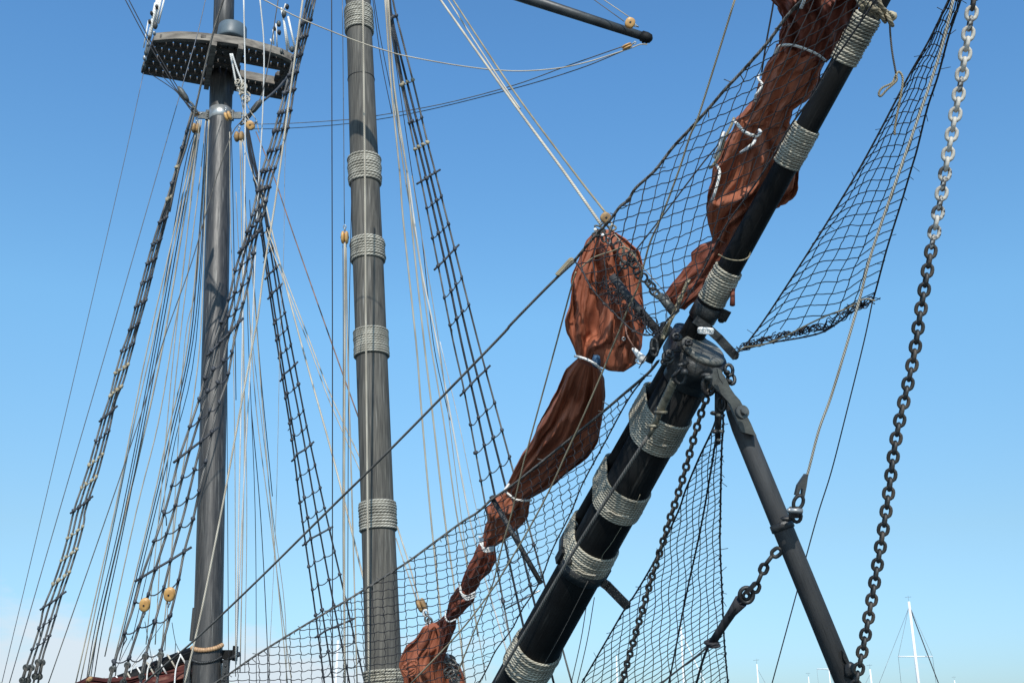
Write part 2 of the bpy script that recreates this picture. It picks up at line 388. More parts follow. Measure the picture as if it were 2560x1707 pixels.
# parrel beads near the foot
def bead_arc(cy, n, R, cx0, r, mat, name, droop):
    mb = MB(); c = mm(cy)
    for i in range(n):
        a = rad(-135+115*i/(n-1)); ellip(mb, c+RT*math.cos(a)*R+V((0, math.sin(a)*R, -droop*math.sin(-a))), RT*r, V((0, r, 0)), V((0, 0, r)), 10, 6)
    mb.build(name, mat, mainm)
bead_arc(1606, 15, mmr(1640)*1.14, 0, .047, M['bead'], 'parrel_beads', .16)
bead_arc(1634, 21, mmr(1640)*1.1, 0, .03, M['iron'], 'bead_ring', .18)
mb = MB(); c = mm(1632); box(mb, c+RT*.40+V((0, .1, -.02)), RT*.12, V((0, .08, 0)), V((0, 0, .085))); box(mb, c+RT*.53+V((0, .05, 0)), RT*.03, V((0, .11, 0)), V((0, 0, .14))); mb.build('yoke_arm', M['black'], mainm)
mb = MB(); tube(mb, [mm(1655)+RT*.25, mm(1655)+RT*.5+V((0, -.1, .08)), mm(1648)+RT*.66+V((0, -.15, .1))], [.03, .035, .05], 8); mb.build('belaying_cleat', M['iron'], mainm)
for s in (-1, 1):
    mb = MB(); c = mm(1690)+RT*s*.37+V((0, -.05, 0)); box(mb, c, RT*.06, V((0, .05, 0)), V((0, 0, .3)))
    for k in range(4): ellip(mb, c+V((0, -.06, -.2+.13*k)), RT*.022, V((0, .02, 0)), V((0, 0, .022)), 8, 4)
    mb.build('side_plate', M['iron'], mainm)
mb = MB(); box(mb, mm(1560)-RT*.30, RT*.03, V((0, .06, 0)), V((0, 0, .32))); mb.build('comb_cleat', M['mast2'], mainm)

# ================================================================ TOP (lookout platform)
TZ = 17.55
nest = thing('lookout_platform', 'half-round slatted wooden lookout platform on the aft mast, seen from below', 'lookout platform', HP(515, 193, TZ))
near = [HP(x, y, TZ) for x, y in ((389, 95), (452, 91), (534, 97), (613, 108), (660, 120), (700, 132), (735, 150))]
FL, FR = HP(357, 177, TZ), HP(673, 236, TZ)
ex = (FR-FL).normalized(); ey = -V((0, 0, 1)).cross(ex); Z = V((0, 0, 1))
def loc2(p): d = p-FL; return d.dot(ex), d.dot(ey)
nl = [loc2(p) for p in near]; WD = (FR-FL).length
def ymax(x):
    poly = [(0, 0)]+nl+[(WD, 0)]
    for i in range(len(poly)-1):
        (x0, y0), (x1, y1) = poly[i], poly[i+1]
        if (x0-x)*(x1-x) <= 0 and x0 != x1: return y0+(y1-y0)*(x-x0)/(x1-x0)
    return 0
hole = [loc2(HP(x, y, TZ)) for x, y in ((600, 157), (686, 170), (690, 190), (604, 183))]
hx0, hx1 = min(h[0] for h in hole), max(h[0] for h in hole); hy0, hy1 = min(h[1] for h in hole), max(h[1] for h in hole)
mx, my = loc2(V((mm(150).x, mm(150).y, TZ)))
xa, xb = min(n_[0] for n_ in nl), max(n_[0] for n_ in nl); xa = min(xa, 0); xb = max(xb, WD)
mb = MB(); rowh = .33; j = 0; y = .04
while y < 2.4:
    x = xa+(j % 2)*.085
    while x < xb:
        cx, cy = x+.06, y+rowh/2
        ok = cy+.05 < ymax(cx) and not (hx0 < cx < hx1 and hy0 < cy < hy1) and not (abs(cx-mx) < .3 and abs(cy-my) < .3)
        if ok: box(mb, FL+ex*cx+ey*cy, ex*.069, ey*(rowh/2-.02), Z*.035)
        x += .165
    y += rowh; j += 1
mb.build('grating', M['topdark'], nest)
for k in range(8):
    yy = .02+k*rowh; mb = MB(); xs_ = [xa+i*.02 for i in range(int((xb-xa)/.02)) if ymax(xa+i*.02) > yy+.02]
    if not xs_: continue
    segs = [(xs_[0], xs_[-1])]
    if hy0 < yy < hy1: segs = [(xs_[0], hx0), (hx1, xs_[-1])]
    for a, b in segs:
        if b-a > .1: box(mb, FL+ex*(a+b)/2+ey*yy-Z*.01, ex*(b-a)/2, ey*.055, Z*.06)
    mb.build('batten', M['topdark'], nest)
mb = MB(); rim = catmull(near, 6); cen = FL.lerp(FR, .5)
b0 = None
for p in rim:
    o_ = (p-cen); o_.z = 0; o_.normalize(); b = len(mb.v)
    mb.v += [p+o_*.05-Z*.10, p+o_*.05+Z*.10, p-o_*.07+Z*.10, p-o_*.07-Z*.10]
    if b0 is not None:
        for k in range(4): mb.face([b0+k, b0+(k+1) % 4, b+(k+1) % 4, b+k], None, False)
    else: mb.face([b, b+1, b+2, b+3], None, False)
    b0 = b
mb.face([b0+3, b0+2, b0+1, b0], None, False); mb.build('curved_rim', M['topwood'], nest)
for a, b in ((near[0], FL), (near[-1], FR), (FL, FR)):
    mb = MB(); d = (b-a).normalized(); sd = Z.cross(d); box(mb, (a+b)/2, d*(a-b).length/2, sd*.04, Z*.075); mb.build('edge_board', M['topdark'], nest)
for dx in (-.28, .33):                    # trestle beams running fore and aft beside the mast
    mb = MB(); x = mx+dx; box(mb, FL+ex*x+ey*(ymax(x)/2+.03)-Z*.13, ex*.06, ey*(ymax(x)/2+.02), Z*.085); mb.build('trestle_beam', M['topwood'], nest)
mb = MB(); box(mb, FL+ex*(hx0+hx1)/2+ey*(hy0-.03)-Z*.02, ex*(hx1-hx0)/2, ey*.03, Z*.11); mb.build('hatch_coaming', M['topwood'], nest)
# drum lamp on the platform front
c = HP(573, 96, TZ+.1)+V((0, .2, 0)); c0 = c
dr = thing('drum_float', 'blue-grey round drum standing on the front rim of the lookout platform', 'drum', c)
mb = MB(); lathe(mb, c+Z*.04, c+Z*.46, [(0, .27), (.05, .335), (.1, .35), (.25, .352), (.93, .335), (.97, .325), (1, .30)], 30); mb.build('shell', M['drum'], dr)
mb = MB(); disc(mb, c+Z*.02, Z, .2, .03, 20); mb.build('foot_disc', M['iron'], dr)

# ================================================================ LADDERS OF SHROUDS
def ladder(label, curves, dt, db, w, mat, rungs, rmat='shroud_dark', rw=2.6, kn=7, eyes=None, group='shroud ladders of the ship', upto=None, ww=None):
    """curves: list of [(x,y)...] per shroud from left to right; dt/db = depth at rows 0 / 1707"""
    def dd(y, i=0): return dlin(dt, db, y/1707.0)+(i*.05)
    def X(i, y):
        c = curves[i]; return interp([q[1] for q in c], [q[0] for q in c], y)
    top = P(curves[0][-1][0], curves[0][-1][1], dd(curves[0][-1][1]))
    t = thing('shroud_ladder', label, 'rope ladder', top, group)
    n = len(curves)
    for i, c in enumerate(curves):
        pp = catmull([P(x, y, dd(y, i)) for x, y in c], 4); mb = MB()
        mi = mat[i] if isinstance(mat, list) else mat
        tube(mb, pp, px2m((ww or [w]*n)[i]/2, (dt+db)/2), 7); mb.build('shroud', M[mi], t)
    for (yl, yr, kind) in rungs:
        q = []
        for i in range(n):
            y = yl+(yr-yl)*i/(n-1); q.append(P(X(i, y), y, dd(y, i)-.03))
        mb = MB(); r = px2m(rw*1.15/2, dd(yl)); k = px2m(kn*1.2/2, dd(yl))
        if kind == 'r':
            e = (q[-1]-q[0]).normalized(); tube(mb, [q[0]-e*.09, q[0]]+q[1:]+[q[-1]+e*.1], r*1.75, 7)
        else:
            pts = []
            for i in range(n-1):
                L = (q[i+1]-q[i]).length; sag = L*random.uniform(.14, .34)
                for s in range(5):
                    u = s/5; pts.append(q[i].lerp(q[i+1], u)-Z*sag*4*u*(1-u))
            pts.append(q[-1]); tube(mb, pts, r, 5)
            if random.random() < .35: tube(mb, [q[0], q[0]-Z*.07+RT*.03, q[0]-Z*.16+RT*random.uniform(-.03, .05)], r*.8, 4)
        for i in range(n):
            a = random.uniform(.75, 1.25)
            ellip(mb, q[i]+V((0, -.01, 0)), RT*k*a, V((0, k, 0)), V((random.uniform(-.3, .3)*k, 0, k*random.uniform(.9, 1.4))), 7, 5, jit=.25)
        m_ = M[rmat] if not kind.startswith('p') else M['tan']
        mb.build('ratline', m_, t)
    if eyes:
        for i, (ya, yb) in enumerate(eyes):
            for y in (ya, yb):
                mb = MB(); c = P(X(i, y), y, dd(y, i)-.05); ra = px2m(7.2, dd(y)); disc(mb, c, FW+V((.3, 0, 0)), ra, ra*.5, 14); ring(mb, c, RT*ra*1.02, UP*ra*1.02, ra*.25, 14, 5); mb.build('deadeye', M['iron_grey'], t)
            mb = MB(); 
            for s in (-1, 0, 1):
                a = P(X(i, ya)+s*3.5, ya, dd(ya, i)-.08); b = P(X(i, yb)+s*3.5, yb, dd(yb, i)-.08); tube(mb, [a, b], px2m(1.1, dd(ya)), 4)
            mb.build('lanyard', M['grey'], t)
    return t
# A: main mast, near side (far left of the photo)
A1 = [(482, 270), (474, 300), (441, 419), (417, 500), (381, 612), (354, 710), (324, 825), (305, 878), (289, 933), (275, 990), (256, 1047), (240, 1102), (223, 1162), (204, 1219), (185, 1276), (169, 1345), (153, 1402), (133, 1460), (110, 1517), (101, 1560), (84, 1615), (65, 1669), (54, 1707), (40, 1760)]
A4 = [(485, 270), (479, 290), (445, 427), (419, 536), (392, 639), (365, 748), (340, 835), (336, 854), (324, 898), (308, 955), (289, 1001), (275, 1066), (261, 1121), (245, 1181), (226, 1235), (212, 1281), (210, 1304), (196, 1359), (177, 1421), (153, 1490), (139, 1539), (125, 1585), (109, 1634), (103, 1667), (95, 1707), (84, 1760)]
def between(c0, c1, f, sk=0):
    ys = sorted(set(list(range(int(max(c0[0][1], c1[0][1])), 1740, 60))+[1760]))
    return [(interp([q[1] for q in c0], [q[0] for q in c0], y)*(1-f)+interp([q[1] for q in c1], [q[0] for q in c1], y)*f, y) for y in ys]
ra = []
for k, yl in enumerate([332, 372, 419, 460, 500, 556, 612, 660, 710, 768, 825, 878, 933, 990, 1047, 1102, 1162, 1219, 1276, 1345, 1402, 1460, 1517, 1570, 1622]):
    ra.append((yl, yl-interp([300, 1100, 1700], [6, 26, 34], yl), 'r' if k in (14, 18, 22) else ('p' if k in (2, 4, 12, 13, 16, 17, 19, 20, 21) else 'c')))
ladder('long narrow rope ladder at the far left edge, beside thin sloping wires', [A1, between(A1, A4, .33), between(A1, A4, .72), A4], 23.2, 20.8, 5, 'shroud', ra, kn=7.5, eyes=[(1668, 1700), (1668, 1700), (1655, 1690), (1655, 1690)])
# B: foremast, near side (crosses the aft mast)
B1 = [(780, -40), (768, 0), (743, 109), (705, 256), (675, 368), (656, 427), (626, 555), (605, 623), (588, 676), (572, 748), (553, 806), (528, 878), (512, 944), (498, 998), (475, 1066), (448, 1145), (430, 1213), (411, 1281), (387, 1351), (354, 1443), (338, 1503), (312, 1582), (286, 1653), (272, 1707), (258, 1770)]
B4 = [(800, -40), (788, 0), (773, 68), (741, 191), (719, 321), (692, 408), (675, 462), (662, 522), (640, 600), (626, 686), (596, 808), (585, 854), (568, 949), (545, 1017), (530, 1080), (515, 1153), (498, 1227), (483, 1296), (460, 1381), (447, 1449), (426, 1536), (403, 1626), (392, 1707), (380, 1770)]
rb = [(y, y-10, 'c') for y in (60, 100, 145, 190, 235, 285, 330, 380, 430, 478)]+[(540, 505, 'c'), (580, 540, 'c')]
rb += [(623, 580, 'r'), (676, 634, 'c'), (748, 696, 'c'), (806, 757, 'c'), (878, 808, 'r'), (944, 880, 'c'), (998, 935, 'c'), (1066, 1006, 'c'), (1145, 1080, 'r'), (1213, 1153, 'c'), (1281, 1227, 'c'), (1351, 1296, 'c'), (1443, 1378, 'r'), (1503, 1449, 'c'), (1582, 1538, 'c'), (1653, 1626, 'c')]
ladder('wide rope ladder passing in front of the dark aft mast, knotted rungs', [B1, between(B1, B4, .3), between(B1, B4, .66), B4], 15.6, 12.6, 6, 'shroud', rb, rw=3.2, kn=9, eyes=[(1672, 1715), (1662, 1705), (1640, 1690), (1636, 1676)])
# C: foremast, far side (right of the foremast)
C1 = [(962, -30), (971, 22), (991, 150), (1048, 427), (1097, 672), (1133, 854), (1163, 990), (1213, 1260), (1238, 1395), (1300, 1730)]
C2 = [(966, -30), (974, 27), (1013, 237), (1061, 427), (1119, 686), (1153, 854), (1195, 1039), (1238, 1243), (1284, 1455), (1345, 1730)]
C3 = [(974, -30), (985, 70), (1073, 427), (1122, 631), (1172, 854), (1264, 1216), (1310, 1400), (1390, 1730)]
C4 = [(974, -30), (982, 0), (991, 41), (1032, 202), (1068, 354), (1087, 427), (1125, 577), (1195, 854), (1236, 1006), (1280, 1167), (1345, 1400), (1425, 1690), (1436, 1730)]
rc = []
for k, yr in enumerate([41, 201, 294, 357, 432, 492, 560, 623, 694, 762, 925, 1006, 1075, 1143, 1215, 1290, 1362, 1440]):
    rc.append((yr+interp([0, 400, 700, 1400], [8, 18, 50, 62], yr), yr, 'r' if k in (4, 7, 10) else ('p' if k in (1, 3) else 'c')))
ladder('rope ladder sloping down just right of the rope-banded mast', [C1, C2, C3, C4], 15.2, 15.6, 5, ['shroud', 'shroud_dark', 'shroud_dark', 'shroud'], rc, kn=8, ww=[4.6, 6, 6, 5])
# D: main mast, far side (between the masts)
D1 = [(612, 290), (622, 380), (640, 470), (654, 590), (692, 854), (730, 1100), (753, 1281), (784, 1498), (811, 1707), (818, 1760)]
D2 = [(613, 290), (624, 380), (646, 500), (660, 600), (698, 854), (730, 1058), (767, 1281), (803, 1511), (833, 1707), (841, 1760)]
D3 = [(614, 290), (627, 380), (655, 500), (686, 686), (712, 854), (752, 1058), (791, 1281), (833, 1503), (874, 1707), (884, 1760)]
D4 = [(615, 290), (632, 380), (664, 530), (704, 740), (726, 854), (768, 1072), (814, 1281), (866, 1506), (912, 1707), (924, 1760)]
rd = []
for k, yr in enumerate([440, 480, 525, 570, 620, 669, 716, 781, 819, 862, 912, 960, 1024, 1064, 1111, 1162, 1219, 1268, 1321, 1378, 1435, 1498, 1550, 1601, 1650]):
    rd.append((yr+interp([400, 900, 1700], [10, 34, 40], yr), yr, 'r' if k in (5, 6, 10, 14, 18, 22) else 'c'))
ladder('dark narrow rope ladder hanging between the two masts', [D1, D2, D3, D4], 23.0, 24.2, 4.4, 'shroud_dark', rd, rw=2.4, kn=7)

# ================================================================ BOWSPRIT AND JIBBOOM
BA, BB = P(1294, 1707, 10.0), P(1757, 878, 8.1)
axb = (BB-BA).normalized()
upb = (Z-axb*Z.dot(axb)).normalized(); sdb = axb.cross(upb)
def bpt(x_y):                 # axis point nearest to photo row y
    t0, t1 = -1.0, 2.0
    for _ in range(50):
        t = (t0+t1)/2; p = BA.lerp(BB, t); yy = 853.5-((p-CAM).dot(UP)/depth(p))*FPX
        if yy > x_y: t0 = t
        else: t1 = t
    return BA.lerp(BB, t)
rB0, rB1 = px2m(57, 10.0), px2m(58, 8.1)
def rB(p): return rB0+(rB1-rB0)*((p-BA).dot(axb)/(BB-BA).length)
bfoot = BA-axb*2.6
bow = thing('bowsprit', 'thick black bowsprit spar wrapped in rope lashings, ending in a grey round face', 'spar', bfoot)
mb = MB(); tube(mb, [bfoot, BA, bpt(1300), BB-axb*.01], [rB0*1.05, rB0, rB(bpt(1300)), rB1], 48); mb.build('body', M['black'], bow)
# end face: bevelled rim
mb = MB(); lathe(mb, BB-axb*.012, BB+axb*.03, [(0, rB1*1.005), (.5, rB1*1.0), (.85, rB1*.95), (1, rB1*.9)], 48); mb.build('end_face', M['cap'], bow)
mb = MB(); lathe(mb, BB-axb*.30, BB-axb*.03, [(0, rB1*1.0), (.02, rB1*1.055), (.98, rB1*1.055), (1, rB1*1.0)], 48)
for a in (30, 75, 150, 210, 250, 300):
    n_ = upb*math.cos(rad(a))+sdb*math.sin(rad(a)); ellip(mb, BB-axb*.17+n_*rB1*1.07, axb*.022, n_.cross(axb)*.022, n_*.018, 8, 5)
mb.build('cap_hoop', M['iron'], bow)
J0, J1 = P(1799, 714, 8.02), P(2228, -62, 6.9)
axj = (J1-J0).normalized()
def jpt(y):
    t0, t1 = -2.0, 2.0
    for _ in range(50):
        t = (t0+t1)/2; p = J0.lerp(J1, t); yy = 853.5-((p-CAM).dot(UP)/depth(p))*FPX
        if yy > y: t0 = t
        else: t1 = t
    return J0.lerp(J1, t)
rJ = px2m(31, 8.0)
def rJy(y): return px2m(interp([0, 716], [28.5, 31], y), depth(jpt(y)))
jheel = bpt(1390)+upb*(rB(bpt(1390))+rJ)
jb = thing('jibboom', 'slimmer black spar reaching to the upper right from the round grey spar end', 'spar', jheel)
mb = MB(); tube(mb, [jheel, jpt(880), J0, jpt(366), J1+axj*1.2], [rJ*1.03, rJ*1.03, rJy(716), rJy(366), rJy(-60)*.95], 40); mb.build('body', M['black'], jb)
# saddle block that joins the two spars behind the round end
mb = MB(); 
def hullpts(c, r0, r1, D, off, n0=40):
    # outline round two circles: radius r0 at c and radius r1 at c+up*D
    phi = math.acos(max(-1, min(1, (r0-r1)/D))); o = []
    for k in range(n0):
        a = phi+(2*math.pi-2*phi)*k/(n0-1); o.append(c+(upb*math.cos(a)+sdb*math.sin(a))*(r0+off))
    for k in range(n0//2):
        a = -phi+2*phi*k/(n0//2-1); o.append(c+upb*D+(upb*math.cos(a)+sdb*math.sin(a))*(r1+off))
    return o
def hull_prism(mb, pa, pb, off, r0=None, r1=None):
    r0 = r0 or rB(pa); r1 = r1 or rJ; a = hullpts(pa, r0, r1, r0+r1, off); b = hullpts(pb, r0, r1, r0+r1, off); s = len(mb.v); n = len(a); mb.v += a+b
    for k in range(n): mb.face([s+k, s+(k+1) % n, s+n+(k+1) % n, s+n+k])
    mb.face([s+k for k in reversed(range(n))], None, False); mb.face([s+n+k for k in range(n)], None, False)
hull_prism(mb, BB-axb*.22, BB-axb*.015, .028); mb.build('spar_cap', M['iron'], bow)
# small dark collar on the jibboom just above the cap with a bolt lug
cp = jpt(775); mb = MB(); lathe(mb, cp-axj*.08, cp+axj*.06, [(0, rJ), (.05, rJ*1.16), (.95, rJ*1.16), (1, rJ)], 36)
e_ = axj.cross(FW).normalized(); e_ = e_ if e_.x > 0 else -e_
box(mb, cp+e_*(rJ*1.3)+axj*.02, e_*.05, axj*.045, FW*.035); ellip(mb, cp+e_*(rJ*1.5)-axj*.02, e_*.03, axj*.03, FW*.03, 8, 5); mb.build('collar', M['iron'], jb)
# lashings round both spars
def wrap_band(y0, y1, nt, both=True, sub=None):
    pa, pb = bpt(y0), bpt(y1); L = (pb-pa).length; rr = L/nt/2*1.03; mb = MB()
    for i in range(nt):
        c = pa.lerp(pb, (i+.5)/nt); r0 = rB(c)
        if both: o = hullpts(c, r0, rJ, r0+rJ, rr*.6)
        else: o = [c+(upb*math.cos(2*math.pi*k/56)+sdb*math.sin(2*math.pi*k/56))*(r0+rr*.6) for k in range(56)]
        k_ = random.uniform(-.3, .3)*rr
        tube(mb, [q+(q-c).normalized()*k_ for q in o], rr, 7, True)
    b = mb.build('rope_lashing', M['wool_b'], bow)
    p = pa.lerp(pb, .4); v = (p-CAM).normalized(); n_ = (-v+axb*v.dot(axb)).normalized(); n_ = (n_+sdb*(.25 if sdb.x > 0 else -.25)).normalized()
    mb = MB(); s_ = n_.cross(axb); q = p+n_*(r0+rr*2.3)
    tube(mb, [q-s_*.08+axb*.02, q-s_*.03, q+s_*.02-axb*.012, q+s_*.07, q+s_*.11-axb*.02], .007, 5); mb.build('knotted_end', M['pale'], b)
for (yc, half, n, both) in ((1066, 37, 13, True), (1240, 30, 11, True), (1384, 29, 11, True), (1640, 29, 11, False), (1860, 29, 10, False)):
    wrap_band(yc+half, yc-half, n, both)
for (yc, Lp, n) in ((712, 92, 13), (366, 104, 14), (98, 124, 15)):
    c = jpt(yc); p0 = c-axj*0; v = (c-CAM).normalized(); fs = math.sqrt(max(1-v.dot(axj)**2, .05)); L = px2m(Lp, depth(c))/fs
    R = rJy(yc); rr = L/n/2*1.03
    wool_band(jb, c-axj*L/2, c+axj*L/2, lambda t: R+rr*.6, n, rr, M['wool_b'], 56, 'rope_lashing')
# heel clamp of the jibboom
c = bpt(1405); mb = MB(); hull_prism(mb, c-axb*.09, c+axb*.02, .02)
nL = -RT-FW*.1; nL = (nL-axb*nL.dot(axb)).normalized()
box(mb, c+nL*(rB(c)+.015)+upb*.02, nL*.03, axb*.07, nL.cross(axb)*.04); ellip(mb, c+nL*(rB(c)*.8)-FW*.14, RT*.03, UP*.03, FW*.03, 8, 5)
mb.build('heel_clamp', M['iron'], bow)
mb = MB(); c = bpt(1380); q0 = c+upb*(rB(c)+rJ*.6)+nL*rJ*1.02
box(mb, q0, axb*.10, nL*.012, nL.cross(axb)*.06); mb.build('chafe_plate', M['drum'], jb)
# right-hand bracket arms (flat iron)
def arm(pts, d, w, label, parent, name='net_bracket'):
    pp = [P(x, y, d) for x, y in pts]; mb = MB(); h = px2m(w/2, d)
    for i in range(len(pp)-1):
        a, b = pp[i], pp[i+1]; t = (b-a).normalized(); s = t.cross(FW).normalized(); box(mb, (a+b)/2, t*((b-a).length/2+h*.35), s*h, FW*(h*.45))
    ellip(mb, pp[-1], RT*h*.9, UP*h*.9, FW*h*.5, 10, 6)
    mb.build(name, M['iron'], parent)
arm([(1500, 1450), (1518, 1463), (1566, 1512)], 9.25, 23, '', bow)
arm([(1740, 800), (1775, 825), (1798, 846), (1838, 890)], 8.02, 21, '', bow)
mb = MB(); c = bpt(1425); q = c+sdb*(rB(c)+.02)*(1 if sdb.x > 0 else -1); box(mb, q, axb*.07, sdb*.04, upb*.05); box(mb, q-axb*.09, axb*.035, sdb*.03, upb*.04); mb.build('bolt_lug', M['iron'], bow)
# turnbuckle on the underside and its rope
tb = thing('turnbuckle', 'greased iron turnbuckle hanging under the thick black bowsprit end', 'turnbuckle', P(1690, 935, 7.85))
mb = MB(); ring(mb, P(1692, 930, 7.86), (RT+UP*1.2).normalized()*px2m(15, 7.9), FW*.03, .012, 14); ring(mb, P(1700, 945, 7.85), RT*px2m(12, 7.9), UP*px2m(14, 7.9), .013, 14)
ellip(mb, P(1711, 930, 7.8), RT*.028, UP*.028, FW*.028, 10, 6); tube(mb, [P(1693, 916, 7.9), P(1720, 905, 7.95)], .016, 8); mb.build('shackle', M['iron'], tb)
mb = MB(); a, b = P(1686, 950, 7.88), P(1650, 1028, 8.02); tube(mb, [a.lerp(b, t/24) for t in range(25)], [(.034 if t % 2 else .030) for t in range(25)], 14); mb.build('threaded_body', M['grease'], tb)
mb = MB(); tube(mb, [P(1641, 1019, 8.0), P(1668, 1030, 8.0)], .012, 8); ring(mb, P(1652, 1030, 8.0), RT*.04, FW*.04, .013, 12); tube(mb, [P(1650, 1030, 8.03), P(1634, 1066, 8.08)], [.028, .024], 10); ring(mb, P(1634, 1064, 8.06), RT*.035, FW*.035, .013, 12); tube(mb, [P(1634, 1066, 8.08), P(1619, 1093, 8.12)], [.026, .018], 10); mb.build('clamp', M['grease'], tb)
rope('dark stay rope running down the underside of the thick bowsprit', 'grey', 8, [(1620, 1090), (1545, 1205), (1480, 1305), (1407, 1422), (1340, 1535), (1285, 1625), (1235, 1712)], 8.1, 9.72, 'stay', sides=8)
rope('thin frayed pale cord dangling on the black bowsprit flank', 'tan', 1.6, [(1600, 1236), (1590, 1262), (1586, 1280)], 8.3, 8.4, n=4)
rope('thin pale cord lying along the lower black bowsprit between two lashings', 'tan', 1.4, [(1553, 1318), (1527, 1360), (1508, 1385), (1503, 1402)], 8.6, 8.8, n=4)
rope('faint thin line on the underside of the bowsprit near the bottom edge', 'grey', 1.5, [(1470, 1452), (1437, 1518), (1400, 1590), (1360, 1660)], 8.9, 9.5, n=4)
# white marker plate
pl = thing('marker_plate', 'small white plate with faded grey letters between the two black spars', 'plate', P(1764, 826, 7.86))
mb = MB(); c = P(1764, 827, 7.86); u_ = (RT-UP*.07).normalized(); w_ = u_.cross(FW).normalized()
ellip(mb, c, u_*px2m(20.5, 7.86), w_*px2m(9, 7.86), FW*.016, 20, 12, p=.42); mb.build('case', M['whitep'], pl)
fc = bpy.data.curves.new('plate_marks', 'FONT'); fc.body = '8YOYXP'; fc.size = px2m(11, 7.86); fc.align_x = 'CENTER'; fc.align_y = 'CENTER'; fc.extrude = .0008
fo = bpy.data.objects.new('faded_lettering', fc); SC.collection.objects.link(fo); fo.data.materials.append(M['greymark'])
deps = bpy.context.evaluated_depsgraph_get(); me = bpy.data.meshes.new_from_object(fo.evaluated_get(deps)); bpy.data.objects.remove(fo)
fo = bpy.data.objects.new('faded_lettering', me); SC.collection.objects.link(fo)
if not me.materials: me.materials.append(M['greymark'])
from mathutils import Matrix
ww_ = w_ if w_.dot(UP) > 0 else -w_
R_ = Matrix((u_, ww_, -FW)).transposed().to_4x4(); fo.parent = pl; fo.matrix_local = Matrix.Translation((c-V(pl.location))-FW*.0175)@R_
fo.visible_shadow = True
# boom strut on the right
SA, SB = P(1826, 1000, 7.95), P(2122, 1722, 7.35); axs = (SB-SA).normalized(); rS = px2m(26.5, 7.7)
st = thing('striker_strut', 'smooth dark grey strut slanting down to the lower right corner', 'strut', SA)
mb = MB(); tube(mb, [SA-axs*.12, SA-axs*.02, SA+axs*.1, SA+axs*.22, SB+axs*.8], [rS*.35, rS*.62, rS*.86, rS*.98, rS], 36); mb.build('pole', M['strut'], st)
# forked bracket
def plate(mb, pts, d, th):
    a = [P(x, y, d) for x, y in pts]; b = [p+FW*th for p in a]; s = len(mb.v); n = len(a); mb.v += a+b
    mb.face([s+k for k in range(n)], None, False); mb.face([s+n+k for k in reversed(range(n))], None, False)
    for k in range(n): mb.face([s+k, s+n+k, s+n+(k+1) % n, s+(k+1) % n], None, False)
mb = MB(); plate(mb, [(1782, 925), (1795, 919), (1812, 940), (1830, 978), (1850, 1000), (1866, 1030), (1868, 1042), (1892, 1090), (1880, 1086), (1856, 1080), (1826, 1010), (1806, 988), (1780, 962)], 7.72, .09); mb.build('fork_bracket', M['iron_grey'], st)
mb = MB(); plate(mb, [(1793, 921), (1803, 924), (1812, 950), (1808, 960), (1799, 945)], 7.62, .03); plate(mb, [(1768, 942), (1784, 934), (1792, 945), (1788, 955), (1770, 950)], 7.63, .05); ellip(mb, P(1772, 944, 7.62), RT*.03, UP*.017, FW*.03, 10, 6); mb.build('fork_tongue', M['iron_grey'], st)
mb = MB(); c = P(1855, 1030, 7.62); n_ = (-FW+RT*.35+UP*.35).normalized(); disc(mb, c, n_, .048, .018, 24); disc(mb, c+n_*.028, n_, .027, .018, 6); mb.build('pivot_bolt', M['iron_grey'], st)
c = P(1962, 1312, 7.6); mb = MB(); e1 = axs.orthogonal().normalized(); e2 = axs.cross(e1)
c = SA.lerp(SB, (c-SA).dot(axs)/(SB-SA).length); lathe(mb, c-axs*.03, c+axs*.03, [(0, rS), (.1, rS*1.12), (.9, rS*1.12), (1, rS)], 30); mb.build('band', M['iron'], st)
mb = MB(); q = P(1985, 1286, 7.5); box(mb, q, RT*.03, UP*.02, FW*.03); ring(mb, P(1980, 1276, 7.52), RT*.022, UP*.022, .01, 12); ring(mb, P(1992, 1290, 7.5), RT*.03, UP*.04, .013, 12); ellip(mb, P(1968, 1296, 7.52), RT*.05, UP*.02, FW*.03, 8, 5); mb.build('eye_plate', M['iron'], st)
mb = MB(); box(mb, P(2118, 1655, 7.33), RT*.012+axs*.06, FW*.03, UP*.02); ellip(mb, P(2125, 1675, 7.3), RT*.04, UP*.06, FW*.04, 10, 6, jit=.2); mb.build('chain_lug', M['iron'], st)
# ================================================================ YARD
YA, YB = P(1326, 0, 13.9), P(1612, 93, 13.4); axy = (YB-YA).normalized(); YC = YA-axy*((YA-P(900, -140, 15.0)).length*2.1)
yd = thing('yard', 'dark horizontal spar end reaching in from the top edge, with two wooden pulleys', 'spar', YC)
mb = MB(); tube(mb, [YC, YA.lerp(YC, .5), YA, YB], [.07, .085, px2m(13.6, 13.9), px2m(10.5, 13.4)], 30); mb.build('pole', M['yard'], yd)
mb = MB(); lathe(mb, YB-axy*.05, YB+axy*.10, [(0, .052), (.05, .066), (.5, .068), (.85, .055), (1, .02)], 24); ring(mb, P(1612, 104, 13.4), RT*.03, UP*.035, .01, 12); mb.build('end_cap', M['black'], yd)

